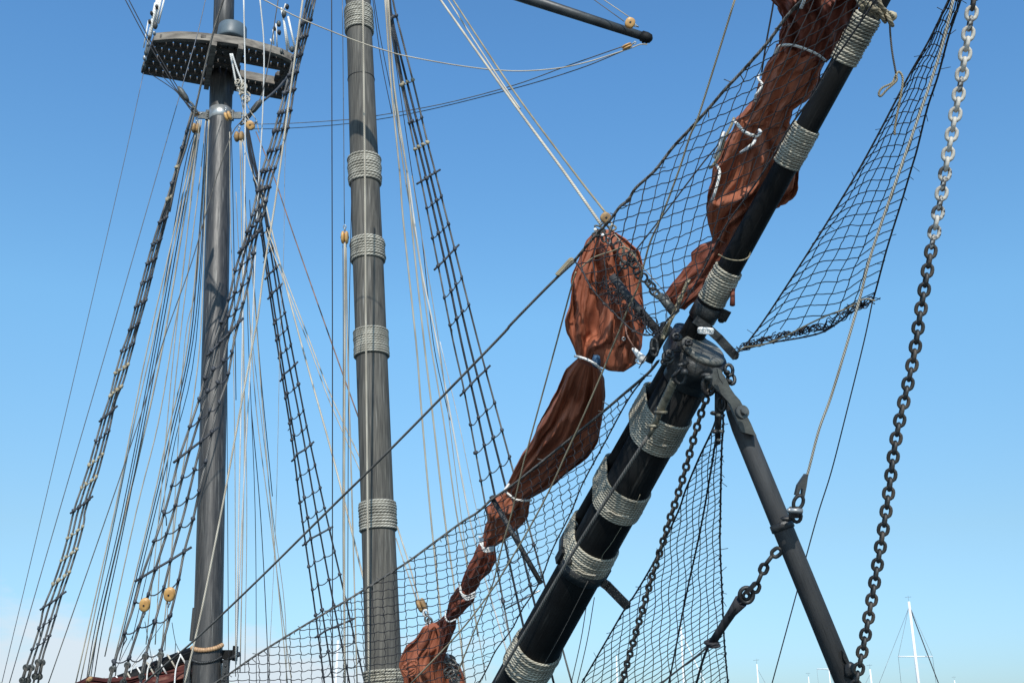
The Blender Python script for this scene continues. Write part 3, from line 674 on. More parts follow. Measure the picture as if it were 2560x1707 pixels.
# ================================================================ PULLEY BLOCKS
def block(label, x, y, d, w, h, ang, face=True, mat='blockwood', group='wooden pulley blocks', ring_at=1, cat='pulley'):
    """w,h in photo px; ang = tilt of the long axis from vertical, clockwise"""
    c = P(x, y, d); a = rad(ang); L = (UP*math.cos(a)+RT*math.sin(a)).normalized(); S = (RT*math.cos(a)-UP*math.sin(a)).normalized(); Nn = FW
    if not face: S, Nn = FW, S
    H = px2m(h/2, d); Wd = px2m(w/2, d) if face else px2m(h/2*.8, d); T = px2m(w/2, d) if not face else px2m(h/2*.55, d)
    t = thing('pulley_block', label, cat, c, group)
    for s in (-1, 1):
        mb = MB(); ellip(mb, c+Nn*s*T*.46, S*Wd, L*H, Nn*T*.5, 18, 8, p=.85); mb.build('cheek', M[mat], t)
    mb = MB(); disc(mb, c, Nn, min(Wd, H)*.62, T*.3, 16); mb.build('sheave', M['iron'], t)
    mb = MB(); 
    for s in (-1, 1): box(mb, c+Nn*s*T*1.0, S*Wd*.16, L*Wd*.16, Nn*T*.06)
    mb.build('pin', M['iron'], t)
    mb = MB(); e = c+L*H*ring_at*1.22; ring(mb, e, L*H*.28, S*H*.2, px2m(1.5, d), 12, 5); ring(mb, e+L*H*ring_at*.4, L*H*.26, Nn*H*.2, px2m(1.4, d), 12, 5); mb.build('shackle', M['galv'], t)
    return t
block('honey-coloured pulley on top of the dark spar tip near the top edge', 1575, 58, 13.3, 27, 25, -65, ring_at=-1)
block('honey-coloured pulley hanging under the dark spar tip near the top edge', 1567, 117, 13.3, 13, 27, 65, face=False, ring_at=1)
block('yellowish round pulley on the peak of the bundled tan sail', 1515, 545, 8.3, 29, 27, 40, mat='blockdull', ring_at=-1)
block('slim upright wooden pulley hanging in the gap left of the rope-banded mast', 862, 594, 13.6, 20, 33, 0, face=False, ring_at=1)
block('brown pulley hung under the left lug of the iron hoop', 490, 321, 22.0, 22, 26, 4, face=False, mat='blockdull')
block('brown pulley hung under the right lug of the iron hoop', 598, 342, 22.0, 26, 27, 0, face=False, mat='blockdull')
block('small round pulley touching the left lug of the iron hoop', 490, 284, 22.0, 13, 18, 90, mat='blockdull')
block('narrow yellow pulley lashed to the front of the iron hoop', 570, 291, 21.8, 19, 24, -20, face=False)
block('orange pulley below the white knotted tackle, right of the hoop', 626, 314, 21.9, 24, 21, 60)
block('yellow oval pulley at lower left, tangled in the wide rope ladder', 362, 1511, 12.7, 26, 34, 6, ring_at=-1)
block('yellow oval pulley right of its twin, by the edge of the wide rope ladder', 424, 1485, 12.7, 27, 35, 6, ring_at=-1)
block('worn golden pulley above the tan sail heap, behind the net', 1054, 1512, 11.9, 24, 34, -22, face=False, mat='blockdull', ring_at=-1)

# ================================================================ RUNNING AND STANDING LINES
# far left wires
rope('outermost thin straight wire at the far left edge of the photo', 'wire', 1.8, [(359, 182), (305, 427), (206, 854), (106, 1281), (0, 1725)], 23.4, 20.5, 'wire', sides=4)
rope('second thin straight wire from the left edge, passing up behind the platform', 'wire', 2.2, [(516, -10), (494, 84), (460, 201), (395, 427), (272, 854), (147, 1281), (18, 1725)], 24.6, 20.6, 'wire', sides=4)
rope('black line from the top edge down to the hoop, left one of the close pair', 'dark', 2.6, [(308, -10), (372, 110), (446, 232), (482, 275)], 22.0, 21.9, sides=5)
rope('black line from the top edge down to the hoop, right one of the close pair', 'dark', 2.6, [(317, -10), (379, 108), (450, 228), (484, 270)], 22.0, 22.0, sides=5)
# futtock shrouds
rope('dark futtock line from the left corner of the platform in to the mast hoop', 'dark', 2.4, [(374, 184), (420, 214), (447, 236), (480, 280)], 23.0, 22.1, sides=5)
rope('thin dark line slanting from under the platform, just inside the left futtock line', 'dark', 2, [(405, 190), (436, 222), (454, 246), (484, 276)], 23.0, 22.1, sides=5)
rope('thick dark futtock rope under the right corner of the platform', 'shroud_dark', 6, [(722, 188), (690, 226), (650, 260), (618, 296)], 23.2, 22.2)
rope('thin dark futtock rope beside the thick one under the right platform corner', 'dark', 3, [(712, 210), (668, 244), (628, 276)], 23.2, 22.2, sides=5)
for (x, y, d, a, lb) in ((461, 240, 22.0, 35, 'grey rigging screw between the black line pair and the iron hoop'), (637, 271, 22.1, -40, 'dark rigging screw right of the hoop below the platform')):
    mb = MB(); L = UP*math.cos(rad(a))-RT*math.sin(rad(a)); c = P(x, y, d-.06)
    tube(mb, [c+L*.22, c+L*.12, c-L*.05, c-L*.14], [.03, .065, .06, .03], 8); ring(mb, c-L*.22, L*.09, RT*.05, .02, 10, 5); ring(mb, c-L*.36, L*.08, RT*.04, .02, 10, 5)
    tag(mb.build('rigging_screw', M['iron_grey'], loc=c), lb, 'rigging screw')
# tackles standing on the platform corners
def tackle(label, segs, blocks, d):
    t = thing('tackle', label, 'tackle', P(segs[0][0][0], segs[0][0][1], d), 'tackles on the platform')
    for a, b, w in segs:
        mb = MB(); tube(mb, [P(*a, d), P(*b, d)], px2m(w*1.15/2, d), 6); mb.build('fall', M['white'], t)
    for x, y, r, m_ in blocks:
        mb = MB(); ellip(mb, P(x, y, d-.03), RT*px2m(r*.8, d), UP*px2m(r*1.25, d), FW*.05, 10, 6, jit=.08); mb.build('block', M[m_], t)
tackle('bundle of white lines rising from the left corner of the platform', [((364, 132), (388, 8), 4.5), ((369, 128), (394, -12), 4.5), ((376, 96), (399, -12), 4), ((384, 62), (397, -12), 5), ((390, 62), (404, -12), 5), ((396, 60), (413, -12), 4), ((359, 120), (371, 52), 3)],
       [(365, 133, 6, 'iron_grey'), (388, 65, 8, 'iron_grey'), (373, 95, 5, 'iron'), (374, 55, 5, 'iron'), (379, 34, 5, 'iron'), (392, 18, 5, 'iron'), (386, 84, 5, 'galv'), (371, 112, 5, 'galv'), (362, 146, 6, 'galv'), (360, 165, 5, 'iron_grey')], 22.6)
tackle('bundle of white lines rising from the right end of the platform', [((738, 124), (720, 42), 4.5), ((718, 128), (708, 40), 4), ((724, 126), (703, 20), 4.5), ((714, 10), (708, 30), 3), ((693, 118), (690, 60), 3), ((684, 112), (683, 74), 3.5), ((680, 110), (676, 98), 3)],
       [(730, 124, 7, 'iron_grey'), (710, 36, 8, 'iron_grey'), (718, 18, 6, 'iron'), (697, 60, 7, 'iron_grey'), (698, 82, 6, 'iron'), (686, 72, 5, 'iron'), (704, 130, 6, 'iron_grey')], 22.6)
# white knotted strop under the platform
t = thing('knotted_strop', 'bright white knotted rope strop hanging beside the mast under the platform', 'rope', P(578, 140, 22.0))
for pts in ([(576, 135), (583, 170), (590, 205), (600, 232)], [(580, 135), (592, 172), (604, 205), (606, 236)]): rope('', 'white', 5, pts, 22, 22, parent=t, pname='leg')
mb = MB(); random.seed(3)
for k in range(16):
    x, y = 598+random.uniform(-12, 18)+k*.5, 205+k*3.2; ring(mb, P(x, y, 22-random.uniform(0, .15)), (RT*random.uniform(.3, 1)+UP*random.uniform(-1, 1)).normalized()*.05, (UP+FW*.5).normalized()*.055, .014, 9, 5)
mb.build('knots', M['pale'], t)
for pts in ([(604, 250), (611, 290), (622, 306)], [(606, 240), (614, 280), (626, 308)], [(612, 240), (624, 275), (640, 300), (648, 332)], [(609, 262), (607, 300), (612, 310)]): rope('', 'pale', 2.4, pts, 21.95, 21.9, parent=t, pname='tail')
random.seed(11)
# the fan of falls between the far left ladder and the aft mast
ORD = ['first', 'second', 'third', 'fourth', 'fifth', 'sixth', 'seventh', 'eighth', 'ninth', 'tenth', 'eleventh', 'twelfth', 'thirteenth', 'fourteenth']
fan = [('pale', 2.6, [(489, 335), (470, 427), (372, 854), (330, 1060), (286, 1281), (185, 1725)]),
 ('pale', 2.4, [(491, 335), (476, 427), (382, 854), (335, 1060), (290, 1281), (196, 1725)]),
 ('dark', 2.2, [(487, 330), (460, 427), (387, 854), (305, 1281), (240, 1560), (212, 1725)]),
 ('shroud_dark', 2.2, [(489, 330), (468, 427), (393, 854), (311, 1281), (250, 1550), (222, 1725)]),
 ('dark', 2.4, [(493, 325), (475, 427), (400, 854), (317, 1281), (258, 1560), (230, 1725)]),
 ('pale', 3.4, [(495, 300), (479, 427), (409, 854), (345, 1150), (313, 1281), (248, 1560), (214, 1725)]),
 ('pale', 2.0, [(504, 300), (487, 427), (437, 854), (398, 1281), (365, 1610)]),
 ('pale', 2.2, [(514, 302), (502, 427), (449, 854), (408, 1281), (388, 1610)]),
 ('shroud_dark', 2.6, [(517, 302), (500, 560), (476, 854), (425, 1090), (381, 1281), (288, 1660)]),
 ('dark', 2.2, [(521, 302), (505, 600), (482, 854), (432, 1090), (388, 1281), (298, 1650)]),
 ('pale', 2.6, [(523, 302), (512, 427), (470, 854), (420, 1080), (376, 1281), (283, 1660)]),
 ('pale', 1.8, [(521, 300), (492, 700), (462, 854), (435, 1281), (412, 1625)]),
 ('shroud_dark', 1.8, [(523, 310), (490, 854), (438, 1100), (402, 1281), (330, 1600)])]
for i, (m_, w, pts) in enumerate(fan):
    kind = 'pale' if m_ == 'pale' else 'dark'
    rope('%s thin line, %s from the left in the fan left of the aft mast' % (kind, ORD[i]), m_, w*(1.25 if m_ == 'pale' else 1.1), pts, 22.2+i*.03, 21.2+i*.08, group='lines fanning down left of the aft mast', sides=5)
rope('long pale rope crossing the aft mast diagonally from upper right to lower left', 'grey', 2.6, [(697, -10), (656, 232), (606, 300), (580, 335), (547, 427), (515, 533), (476, 665), (408, 854), (354, 1031), (270, 1280), (118, 1715)], 20.5, 19.6, sides=5)
rope('grey rope running from above the platform down its front to the left lug', 'grey', 5, [(562, -10), (535, 75), (512, 170), (488, 275), (466, 365), (445, 430), (424, 530)], 21.3, 21.9)
rope('white vertical line right of the aft mast, left one of the bright pair', 'white', 3.8, [(609, -10), (613, 205), (612, 427), (606, 854), (597, 1281), (590, 1660)], 20.8, 20.3)
rope('white vertical line right of the aft mast, right one of the bright pair', 'white', 3.6, [(649, -10), (660, 122), (656, 300), (648, 427), (640, 600), (629, 854), (606, 1281), (590, 1650)], 20.7, 20.4)
rope('thick twisted pale rope sweeping down across the foot of the aft mast', 'pale', 4.8, [(758, -10), (699, 427), (681, 549), (660, 672), (645, 790), (633, 854), (607, 990), (572, 1180), (553, 1281), (504, 1525), (459, 1720)], 14.6, 12.6, sides=8)
rope('thin black line running vertically just right of the aft mast foot', 'dark', 1.8, [(563, 560), (566, 700), (569, 1281), (572, 1720)], 21.4, 21, sides=4)
rope('pale line hugging the right side of the aft mast', 'pale', 2.2, [(574, 330), (576, 560), (581, 680), (583, 854), (586, 1050), (588, 1281), (589, 1690)], 21.3, 20.9, sides=5)
rope('thin dark stay fanning right from the aft mast hoop, left of the dark ladder', 'dark', 1.8, [(612, 420), (618, 700), (621, 854), (638, 1281), (641, 1720)], 21.8, 22, sides=4)
rope('dark line a little left of the dark narrow ladder', 'shroud_dark', 2.2, [(624, 500), (645, 854), (681, 1240)], 21.8, 22, sides=4)
rope('dark line dropping to the net between the aft mast and the dark ladder', 'shroud_dark', 2.2, [(628, 1020), (651, 1281), (667, 1580), (670, 1720)], 21.8, 22, sides=4)
rope('pale line curving down left of the dark narrow ladder', 'pale', 2.4, [(618, 700), (640, 1017), (673, 1281), (708, 1550), (731, 1720)], 21.7, 21.8, sides=5)
rope('pale line beside the curving pale line, left of the dark ladder', 'pale', 1.8, [(622, 780), (650, 1017), (681, 1281), (712, 1520), (716, 1720)], 21.75, 21.9, sides=4)
rope('very thin pale vertical line right of the crossing ropes on the left', 'pale', 1.2, [(716, 330), (712, 427), (709, 640), (700, 854), (690, 1281), (670, 1720)], 21.5, 21.3, sides=4)
rope('faint thin line among the pale ropes right of the aft mast', 'pale', 1.8, [(590, 480), (600, 700), (612, 1000), (617, 1281), (612, 1680)], 21.5, 21.3, sides=4)
rope('brownish rope from the crossing ladders down behind the rope-banded mast', 'brown', 3.4, [(640, 330), (685, 443), (735, 590), (828, 854), (905, 1068)], 21.0, 17.0)
rope('pale rope from the dark ladder head, down across the foot of the banded mast', 'pale', 4.2, [(655, 450), (667, 522), (700, 658), (752, 854), (828, 1126), (868, 1281), (915, 1470), (967, 1648), (985, 1720)], 20.0, 13.2)
rope('pale line of a close pair going behind the banded mast, the upper one', 'pale', 3, [(668, 570), (678, 600), (775, 854), (828, 990), (905, 1155)], 21.0, 16.5, group='close pair of pale lines', sides=5)
rope('pale line of a close pair going behind the banded mast, the lower one', 'pale', 2.6, [(666, 580), (672, 605), (769, 854), (822, 998), (902, 1180)], 21.0, 16.5, group='close pair of pale lines', sides=5)
rope('black vertical line in the gap left of the rope-banded mast', 'dark', 2.8, [(829, -10), (830, 427), (831, 854), (831, 1281), (831, 1720)], 14.2, 13.8, sides=5)
rope('thin wire holding the slim upright pulley left of the banded mast', 'wire', 2, [(856, -10), (859, 300), (861, 560)], 13.7, 13.6, 'wire', sides=4)
rope('thick pale fall hanging straight down from the slim upright pulley', 'pale', 5.4, [(862, 608), (862, 854), (860, 1281), (862, 1720)], 13.55, 13.2)
rope('dark grey fall left beside the thick pale fall under the upright pulley', 'grey', 2, [(857, 612), (858, 854), (857, 1281), (858, 1500)], 13.6, 13.3, sides=5)
rope('second pale fall under the upright pulley, drifting slightly right', 'pale', 3.6, [(865, 610), (869, 854), (881, 1281), (893, 1720)], 13.6, 13.2)
rope('dark line dropping close along the left edge of the banded mast', 'dark', 2.2, [(880, 440), (872, 854), (870, 1281), (869, 1720)], 13.7, 13.4, sides=5)
rope('pale rope hanging in front of the rope-banded mast over its whole height', 'pale', 5.2, [(907, -10), (912, 427), (915, 854), (919, 1281), (922, 1720)], 13.85, 13.1, sides=8)
# right of the foremast
rope('pale twisted halyard just right of the banded mast, leftmost of three', 'pale', 4.4, [(962, -10), (978, 218), (999, 427), (1008, 550), (1040, 854), (1054, 1031), (1076, 1281), (1103, 1547), (1120, 1720)], 14.2, 13.6, group='pale halyards right of the banded mast')
rope('pale twisted halyard right of the banded mast, middle one of three', 'pale', 4.4, [(970, -10), (986, 218), (1017, 427), (1032, 590), (1060, 854), (1081, 1031), (1110, 1281), (1138, 1484), (1165, 1720)], 14.2, 13.6, group='pale halyards right of the banded mast')
rope('pale halyard right of the banded mast, rightmost of three, ending at the sail', 'pale', 3.4, [(966, -10), (984, 218), (1010, 427), (1048, 645), (1076, 854), (1108, 1045), (1141, 1281), (1166, 1403), (1195, 1590)], 14.3, 13.8, group='pale halyards right of the banded mast')
rope('bright white line slanting right between the halyards and the far ladder', 'white', 4.2, [(980, 240), (1018, 427), (1051, 658), (1092, 854), (1130, 1058), (1171, 1281), (1212, 1443), (1269, 1634), (1292, 1720)], 14.5, 14.2)
rope('faint white line right of the bright slanting line, lower part only', 'white', 2, [(1100, 854), (1148, 1060), (1193, 1281), (1250, 1500), (1300, 1700)], 14.6, 14.3, sides=4)
rope('thin dark line right beside the halyards of the banded mast', 'dark', 2.2, [(975, 60), (1029, 427), (1054, 590), (1083, 854), (1117, 1017), (1125, 1050)], 14.4, 14.4, sides=5)
rope('thin pale line close to the far ladder right of the banded mast', 'pale', 2, [(1030, 440), (1055, 596), (1097, 854), (1152, 1281), (1175, 1450), (1215, 1700)], 14.4, 14.2, sides=4)
rope('thin dark line leaving the right side of the banded mast at the top, left twin', 'shroud_dark', 2, [(931, -10), (951, 140), (980, 285)], 14.3, 14.3, sides=4)
rope('thin dark line leaving the right side of the banded mast at the top, right twin', 'shroud_dark', 2, [(934, -10), (952, 100), (976, 220)], 14.4, 14.4, sides=4)
rope('pale line from the banded mast down to the golden pulley, upper one', 'pale', 4, [(993, 1316), (1020, 1400), (1048, 1500)], 13.4, 12.0)
rope('pale line from the banded mast down to the golden pulley, lower one', 'pale', 3.2, [(990, 1345), (1015, 1420), (1044, 1508)], 13.5, 12.1)
# big diagonals to the sail peak
rope('thick bright rope from the top edge down to the sail peak', 'pale', 6.4, [(1094, -10), (1280, 253), (1408, 427), (1503, 562)], 12.0, 8.4, 'rope', sides=8, n=8)
rope('thinner pale rope running close above the thick bright one', 'pale', 4, [(1117, -5), (1240, 185), (1300, 272)], 12.0, 10.5)
rope('upper pale twisted rope from the top edge to the yellowish round pulley', 'tan', 4.6, [(1126, -10), (1280, 222), (1432, 427), (1514, 532)], 12.0, 8.35, sides=8, n=8)
rope('slack pale line sagging from the dark spar tip to the upper left', 'pale', 3.4, [(1618, 112), (1600, 112), (1580, 120), (1547, 131), (1471, 155), (1389, 172), (1280, 178), (1157, 166), (1021, 142), (967, 128), (885, 101), (749, 46), (659, 0), (620, -18)], 13.3, 13.2, n=6)
rope('thin grey line from the lower spar pulley across both masts, upper of two', 'grey', 2.2, [(1556, 117), (1416, 166), (1280, 215), (1103, 261), (940, 290), (874, 299), (722, 309), (625, 311)], 13.3, 21.8, sides=5, group='pair of thin lines to the spar tip')
rope('thin grey line from the lower spar pulley across both masts, lower of two', 'grey', 2.2, [(1560, 127), (1443, 174), (1280, 223), (1048, 280), (874, 309), (722, 321), (630, 323)], 13.3, 21.8, sides=5, group='pair of thin lines to the spar tip')
rope('thin grey line from the top edge to the upper spar pulley, left of two', 'grey', 2.2, [(1478, -5), (1560, 54)], 13.6, 13.3, sides=5)
rope('thin pale line from the top edge to the upper spar pulley, right of two', 'pale', 2.4, [(1502, -5), (1574, 44)], 13.6, 13.3, sides=5)
for lb, m_, w, pts in (
 ('bright cream fall left of the aft mast, nearest to its edge', 'pale', 3.2, [(522, 300), (517, 427), (512, 560), (500, 854), (470, 1090), (440, 1281), (402, 1640)]),
 ('bright cream fall in the left fan, bending gently from the hoop to the boom', 'pale', 3.0, [(500, 300), (484, 427), (455, 700), (430, 854), (395, 1060), (340, 1281), (262, 1640)]),
 ('cream line right of the aft mast, from the hoop pulley straight down', 'pale', 3.0, [(600, 352), (604, 560), (609, 854), (611, 1100), (608, 1281), (600, 1680)]),
 ('cream line fanning from the hoop pulley past the dark ladder', 'pale', 2.6, [(603, 352), (616, 560), (632, 700), (655, 1000), (680, 1300), (720, 1720)]),
 ('short cream line between hoop pulley and wide ladder, slanting right', 'pale', 2.6, [(606, 350), (630, 430), (650, 480), (664, 530)]),
 ('dark thin line close right of the aft mast, upper half', 'dark', 2.2, [(578, 320), (582, 480), (586, 700), (588, 854), (590, 1000)])):
    rope(lb, m_, w, pts, 21.6, 21.2, sides=5)
# the stay that the netting hangs from
rope('long grey stay from the netting splice down left in front of both masts', 'netline', 5.6, [(1440, 650), (1380, 706), (1280, 808), (1239, 854), (978, 1121), (817, 1279), (640, 1454), (490, 1596), (403, 1669), (340, 1725)], 8.15, 12.0, 'stay', sides=8)
mb = MB(); 
for i in range(13): p = P(1396+i*2.6, 684-i*2.9, 8.25); ring(mb, p, (RT+UP*.2).normalized()*.017, FW*.02+UP*.01, .008, 10, 5)
tag(mb.build('rope_splice', M['tan'], loc=P(1400, 680, 8.2)), 'short coiled rope splice where the long stay meets the net corner', 'rope splice')
# thin twisted sheets
rope('long thin twisted rope from the top edge down through the netting and over the sail', 'tan', 4.6, [(1840, -10), (1780, 185), (1743, 300), (1726, 338), (1697, 427), (1656, 536), (1626, 604), (1612, 653), (1593, 721), (1569, 773), (1547, 830), (1534, 860), (1506, 930), (1454, 1050), (1416, 1132), (1375, 1222), (1327, 1313), (1267, 1415), (1226, 1479), (1147, 1581), (1020, 1715)], 7.0, 9.7, sides=8)
rope('thin twisted rope along the left edge of the hanging tan sail', 'tan', 4, [(1440, 680), (1432, 705), (1397, 835), (1392, 854), (1321, 1113), (1308, 1160), (1278, 1286), (1257, 1358), (1245, 1407), (1228, 1470), (1181, 1588), (1140, 1690)], 8.35, 9.9, sides=8)
rope('thin pale cord from the sail peak down to the black spar', 'pale', 2.6, [(1536, 585), (1600, 660), (1659, 727), (1676, 752)], 8.2, 8.2, sides=5)
rope('twisted tan cord looping across the head of the hanging sail', 'tan', 4, [(1450, 672), (1482, 645), (1530, 628), (1560, 618), (1580, 632), (1592, 650)], 8.25, 8.1, sides=6)
rope('straight dark line rising through the upper netting to the right', 'dark', 4, [(1540, 690), (1595, 619), (1663, 532), (1786, 373), (1870, 300)], 8.15, 7.9)
rope('dark line hanging from the top edge left of the upper sail', 'dark', 4.4, [(1936, -10), (1930, 30), (1915, 111), (1903, 190)], 7.5, 7.6)
# right side lines
rope('weathered pale line running down through the right-hand netting to the socket', 'pale', 7, [(2388, -20), (2345, 150), (2249, 427), (2179, 631), (2151, 740), (2119, 854), (2078, 990), (2048, 1072), (2024, 1165), (2016, 1194)], 6.5, 7.45, sides=8)
t = thing('wire_socket', 'dark tapered wire socket and shackle beside the grey strut', 'shackle', P(2013, 1190, 7.45))
mb = MB(); plate(mb, [(2014, 1186), (2021, 1186), (2017, 1215), (2011, 1245), (2005, 1244), (2007, 1222), (2003, 1219), (1996, 1240), (1989, 1238), (1995, 1214)], 7.42, .05); mb.build('socket', M['iron_grey'], t)
mb = MB(); ring(mb, P(1996, 1255, 7.42), RT*px2m(12, 7.4), UP*px2m(17, 7.4)+RT*.01, .013, 16, 7); ellip(mb, P(1994, 1272, 7.42), RT*.035, UP*.02, FW*.025, 10, 6); mb.build('shackle', M['iron'], t)
mb = MB(); tube(mb, [P(1974, 1275, 7.4), P(2006, 1277, 7.4)], .018, 8); ellip(mb, P(1973, 1275, 7.4), RT*.018, UP*.018, FW*.018, 8, 5); mb.build('pin', M['galv'], t)
rope('thin dark purple line down the right side, passing behind the grey strut', 'dark', 3.2, [(2182, 750), (2160, 854), (2114, 1040), (2078, 1180), (2046, 1281), (2013, 1400), (1992, 1480), (1928, 1715)], 7.6, 8.6, sides=5)
rope('loose dark rope end with a pale loop hanging from the upper spar', 'grey', 5, [(2224, 52), (2226, 90), (2231, 135), (2240, 185)], 6.75, 6.8, sides=7)
t = rope('pale looped rope tail hanging below the upper spar', 'tan', 5.6, [(2240, 186), (2242, 200), (2234, 210), (2218, 224), (2202, 241), (2197, 234), (2206, 220), (2230, 208), (2239, 190), (2247, 180), (2256, 192), (2256, 214), (2250, 250), (2243, 285), (2237, 320), (2237, 338)], 6.78, 6.82, sides=8, n=5)
mb = MB()
for k in range(22):
    a = k/21; p = P(2148+78*a, 8+a*40+6*math.sin(k*1.3), 6.66-.03*math.sin(k)); ring(mb, p, (RT*.5-UP).normalized()*.034, (FW+RT*.4)*.03, .011, 10, 5)
tube(mb, catmull([P(2150, -10, 6.6), P(2170, 15, 6.6), P(2200, 30, 6.62), P(2225, 45, 6.7)], 5), .016, 7); tube(mb, catmull([P(2196, -5, 6.6), P(2206, 20, 6.6), P(2232, 42, 6.7)], 5), .013, 7)
ellip(mb, P(2228, 42, 6.72), RT*.035, UP*.035, FW*.03, 10, 6, jit=.1)
tag(mb.build('rope_knot', M['tan'], loc=P(2190, 30, 6.65)), 'knotted yellowish rope tied around the upper spar near the top edge', 'knot')
rope('thin pale rope turn around the spar above its lowest lashing', 'tan', 3.6, [(1796, 636), (1815, 646), (1838, 651), (1858, 650), (1872, 642), (1876, 630)], 7.72, 7.8)
# lower centre lines
rope('thin dark line seen right below the bowsprit, left of two', 'dark', 2.2, [(1468, 1500), (1452, 1600), (1425, 1720)], 11.5, 11.5, sides=4)
rope('thin dark line seen right below the bowsprit, right of two', 'dark', 2.2, [(1486, 1492), (1468, 1600), (1440, 1720)], 11.5, 11.5, sides=4)
rope('grey spar-like rod slanting down to the bowsprit clamp behind the net', 'strut', 13, [(1228, 1240), (1280, 1330), (1353, 1458)], 9.9, 9.6, 'rod', n=1, sides=10, name='boom_rod')
rope('grey rod slanting from the sail head into the spar joint', 'strut', 22, [(1530, 690), (1580, 755), (1648, 832)], 8.35, 8.2, 'rod', n=1, sides=12, name='strut_rod')
rope('thin pale steel rod under the left side of the bowsprit near its clamp', 'galv', 4.5, [(1262, 1522), (1350, 1475)], 9.8, 9.6, 'rod', n=1, name='steel_rod')
rope('dark slim line up from the tied sail past the lower netting corner', 'dark', 3, [(1597, 920), (1640, 850), (1668, 800)], 8.1, 8.0, sides=5)

# ================================================================ CHAINS
def link_mesh(name, Lo, Wo, r, mat):
    hl = Lo/2-r; hw = Wo/2-r; st = max(hl-hw, 0); pts = []
    for k in range(7): a = math.pi*k/6; pts.append(V((hw*math.cos(a), 0, st+hw*math.sin(a))))
    for k in range(7): a = math.pi+math.pi*k/6; pts.append(V((hw*math.cos(a), 0, -st+hw*math.sin(a))))
    mb = MB(); tube(mb, pts, r, 8, True); me = bpy.data.meshes.new(name)
    me.from_pydata([tuple(p) for p in mb.v], [], mb.f); me.polygons.foreach_set('use_smooth', [True]*len(mb.f)); me.materials.append(mat); return me
from mathutils import Quaternion
def chain(label, pts, d0, d1, pitch_px, Lo, Wo, wr, matfn, twist=.25, group='chains at the bow', name='chain'):
    pp = catmull(pts3(pts, d0, d1), 10); L = [0]
    for i in range(1, len(pp)): L.append(L[-1]+(pp[i]-pp[i-1]).length)
    n = int(round(sum(math.hypot(pts[i+1][0]-pts[i][0], pts[i+1][1]-pts[i][1]) for i in range(len(pts)-1))/pitch_px))
    cen = resample(pp, n+1); root = thing(name, label, 'chain', cen[0], group); dm = (d0+d1)/2; ms = {}
    for i in range(n):
        a, b = cen[i], cen[i+1]; c = (a+b)/2; t = (b-a).normalized(); k = matfn(i/n, c); 
        if k not in ms: ms[k] = link_mesh('link', px2m(Lo, dm), px2m(Wo, dm), px2m(wr, dm), M[k])
        o = bpy.data.objects.new('link', ms[k]); SC.collection.objects.link(o); o.parent = root; o.location = c-cen[0]
        s = t.cross(FW).normalized(); s.rotate(Quaternion(t, (math.pi/2 if i % 2 else 0)+twist+random.uniform(-.06, .06)))
        y_ = t.cross(s); o.rotation_mode = 'QUATERNION'; o.rotation_quaternion = Matrix((s, y_, t)).transposed().to_quaternion(); ROOT[o.name] = c
    return root
def rowof(c): return 853.5-((c-CAM).dot(UP)/depth(c))*FPX
def mf(u, c):
    y = rowof(c)
    if y < 20: return 'chain_brown'
    if y < 430: return 'chain_white' if random.random() < .8 else 'chain_mix'
    if y < 600: return random.choice(['chain_white', 'chain_mix', 'chain_mix'])
    if y < 700: return random.choice(['chain_mix', 'chain_dark', 'chain_brown'])
    return 'chain_dark' if random.random() < .75 else 'chain_brown'
chain('long heavy chain at the right edge, white links above and dark links below', [(2440, -30), (2433, 8), (2394, 253), (2369, 392), (2356, 473), (2328, 623), (2301, 781), (2282, 903), (2241, 1091), (2220, 1243), (2207, 1330), (2168, 1563), (2143, 1691), (2138, 1725)], 6.5, 7.15, 23.6, 40, 32.5, 4.9, mf, .2)
chain('dark rusty chain hanging right below the thick bowsprit, before the fine net', [(1776, 955), (1767, 990), (1751, 1039), (1732, 1104), (1713, 1175), (1688, 1257), (1675, 1296), (1657, 1356), (1628, 1449), (1601, 1541), (1574, 1637), (1555, 1705), (1549, 1730)], 7.85, 9.3, 15.4, 26, 20.5, 3.5, lambda u, c: 'chain_brown', .45)
chain('short dark chain hooked to the left side of the grey strut', [(1952, 1372), (1920, 1400), (1897, 1450), (1884, 1480)], 7.62, 7.75, 24, 36, 27, 5, lambda u, c: 'chain_dark', .3)
t = thing('rod_and_thimble', 'dark served rope end with a round eye below the short chain', 'stay end', P(1860, 1480, 7.75))
mb = MB(); ring(mb, P(1866, 1487, 7.75), RT*px2m(17, 7.7), UP*px2m(19, 7.7), .016, 18, 8); ring(mb, P(1866, 1489, 7.75), RT*.022, UP*.024, .012, 14, 6); box(mb, P(1876, 1470, 7.72), (RT+UP).normalized()*.05, (RT-UP).normalized()*.013, FW*.015); mb.build('eye', M['iron'], t)
mb = MB(); pp = [P(1852, 1502, 7.78), P(1830, 1530, 7.85), P(1800, 1575, 7.95), P(1782, 1604, 8.0)]; tube(mb, pp, [.05, .034, .03, .03], 12)
for k in range(12): ring(mb, pp[0].lerp(pp[1], k/11), (RT+UP*.8).normalized()*.04, FW*.04, .006, 10, 4)
ring(mb, P(1779, 1606, 8.0), RT*.045, FW*.045, .014, 14); ring(mb, P(1783, 1612, 8.0), RT*.045, FW*.045, .012, 14); mb.build('served_rope', M['dark'], t)
rope('dark line from the served rope end down to the bottom edge', 'dark', 6, [(1772, 1612), (1757, 1650), (1736, 1725)], 8.05, 8.5)
rope('thin grey rope sagging from the served end to the lower left', 'grey', 5, [(1772, 1612), (1748, 1634), (1700, 1670), (1660, 1702), (1640, 1722)], 8.05, 9.0)
t = thing('hanging_fittings', 'cluster of dark shackles and wire clamps beside the strut top', 'shackle', P(1793, 1000, 7.8))
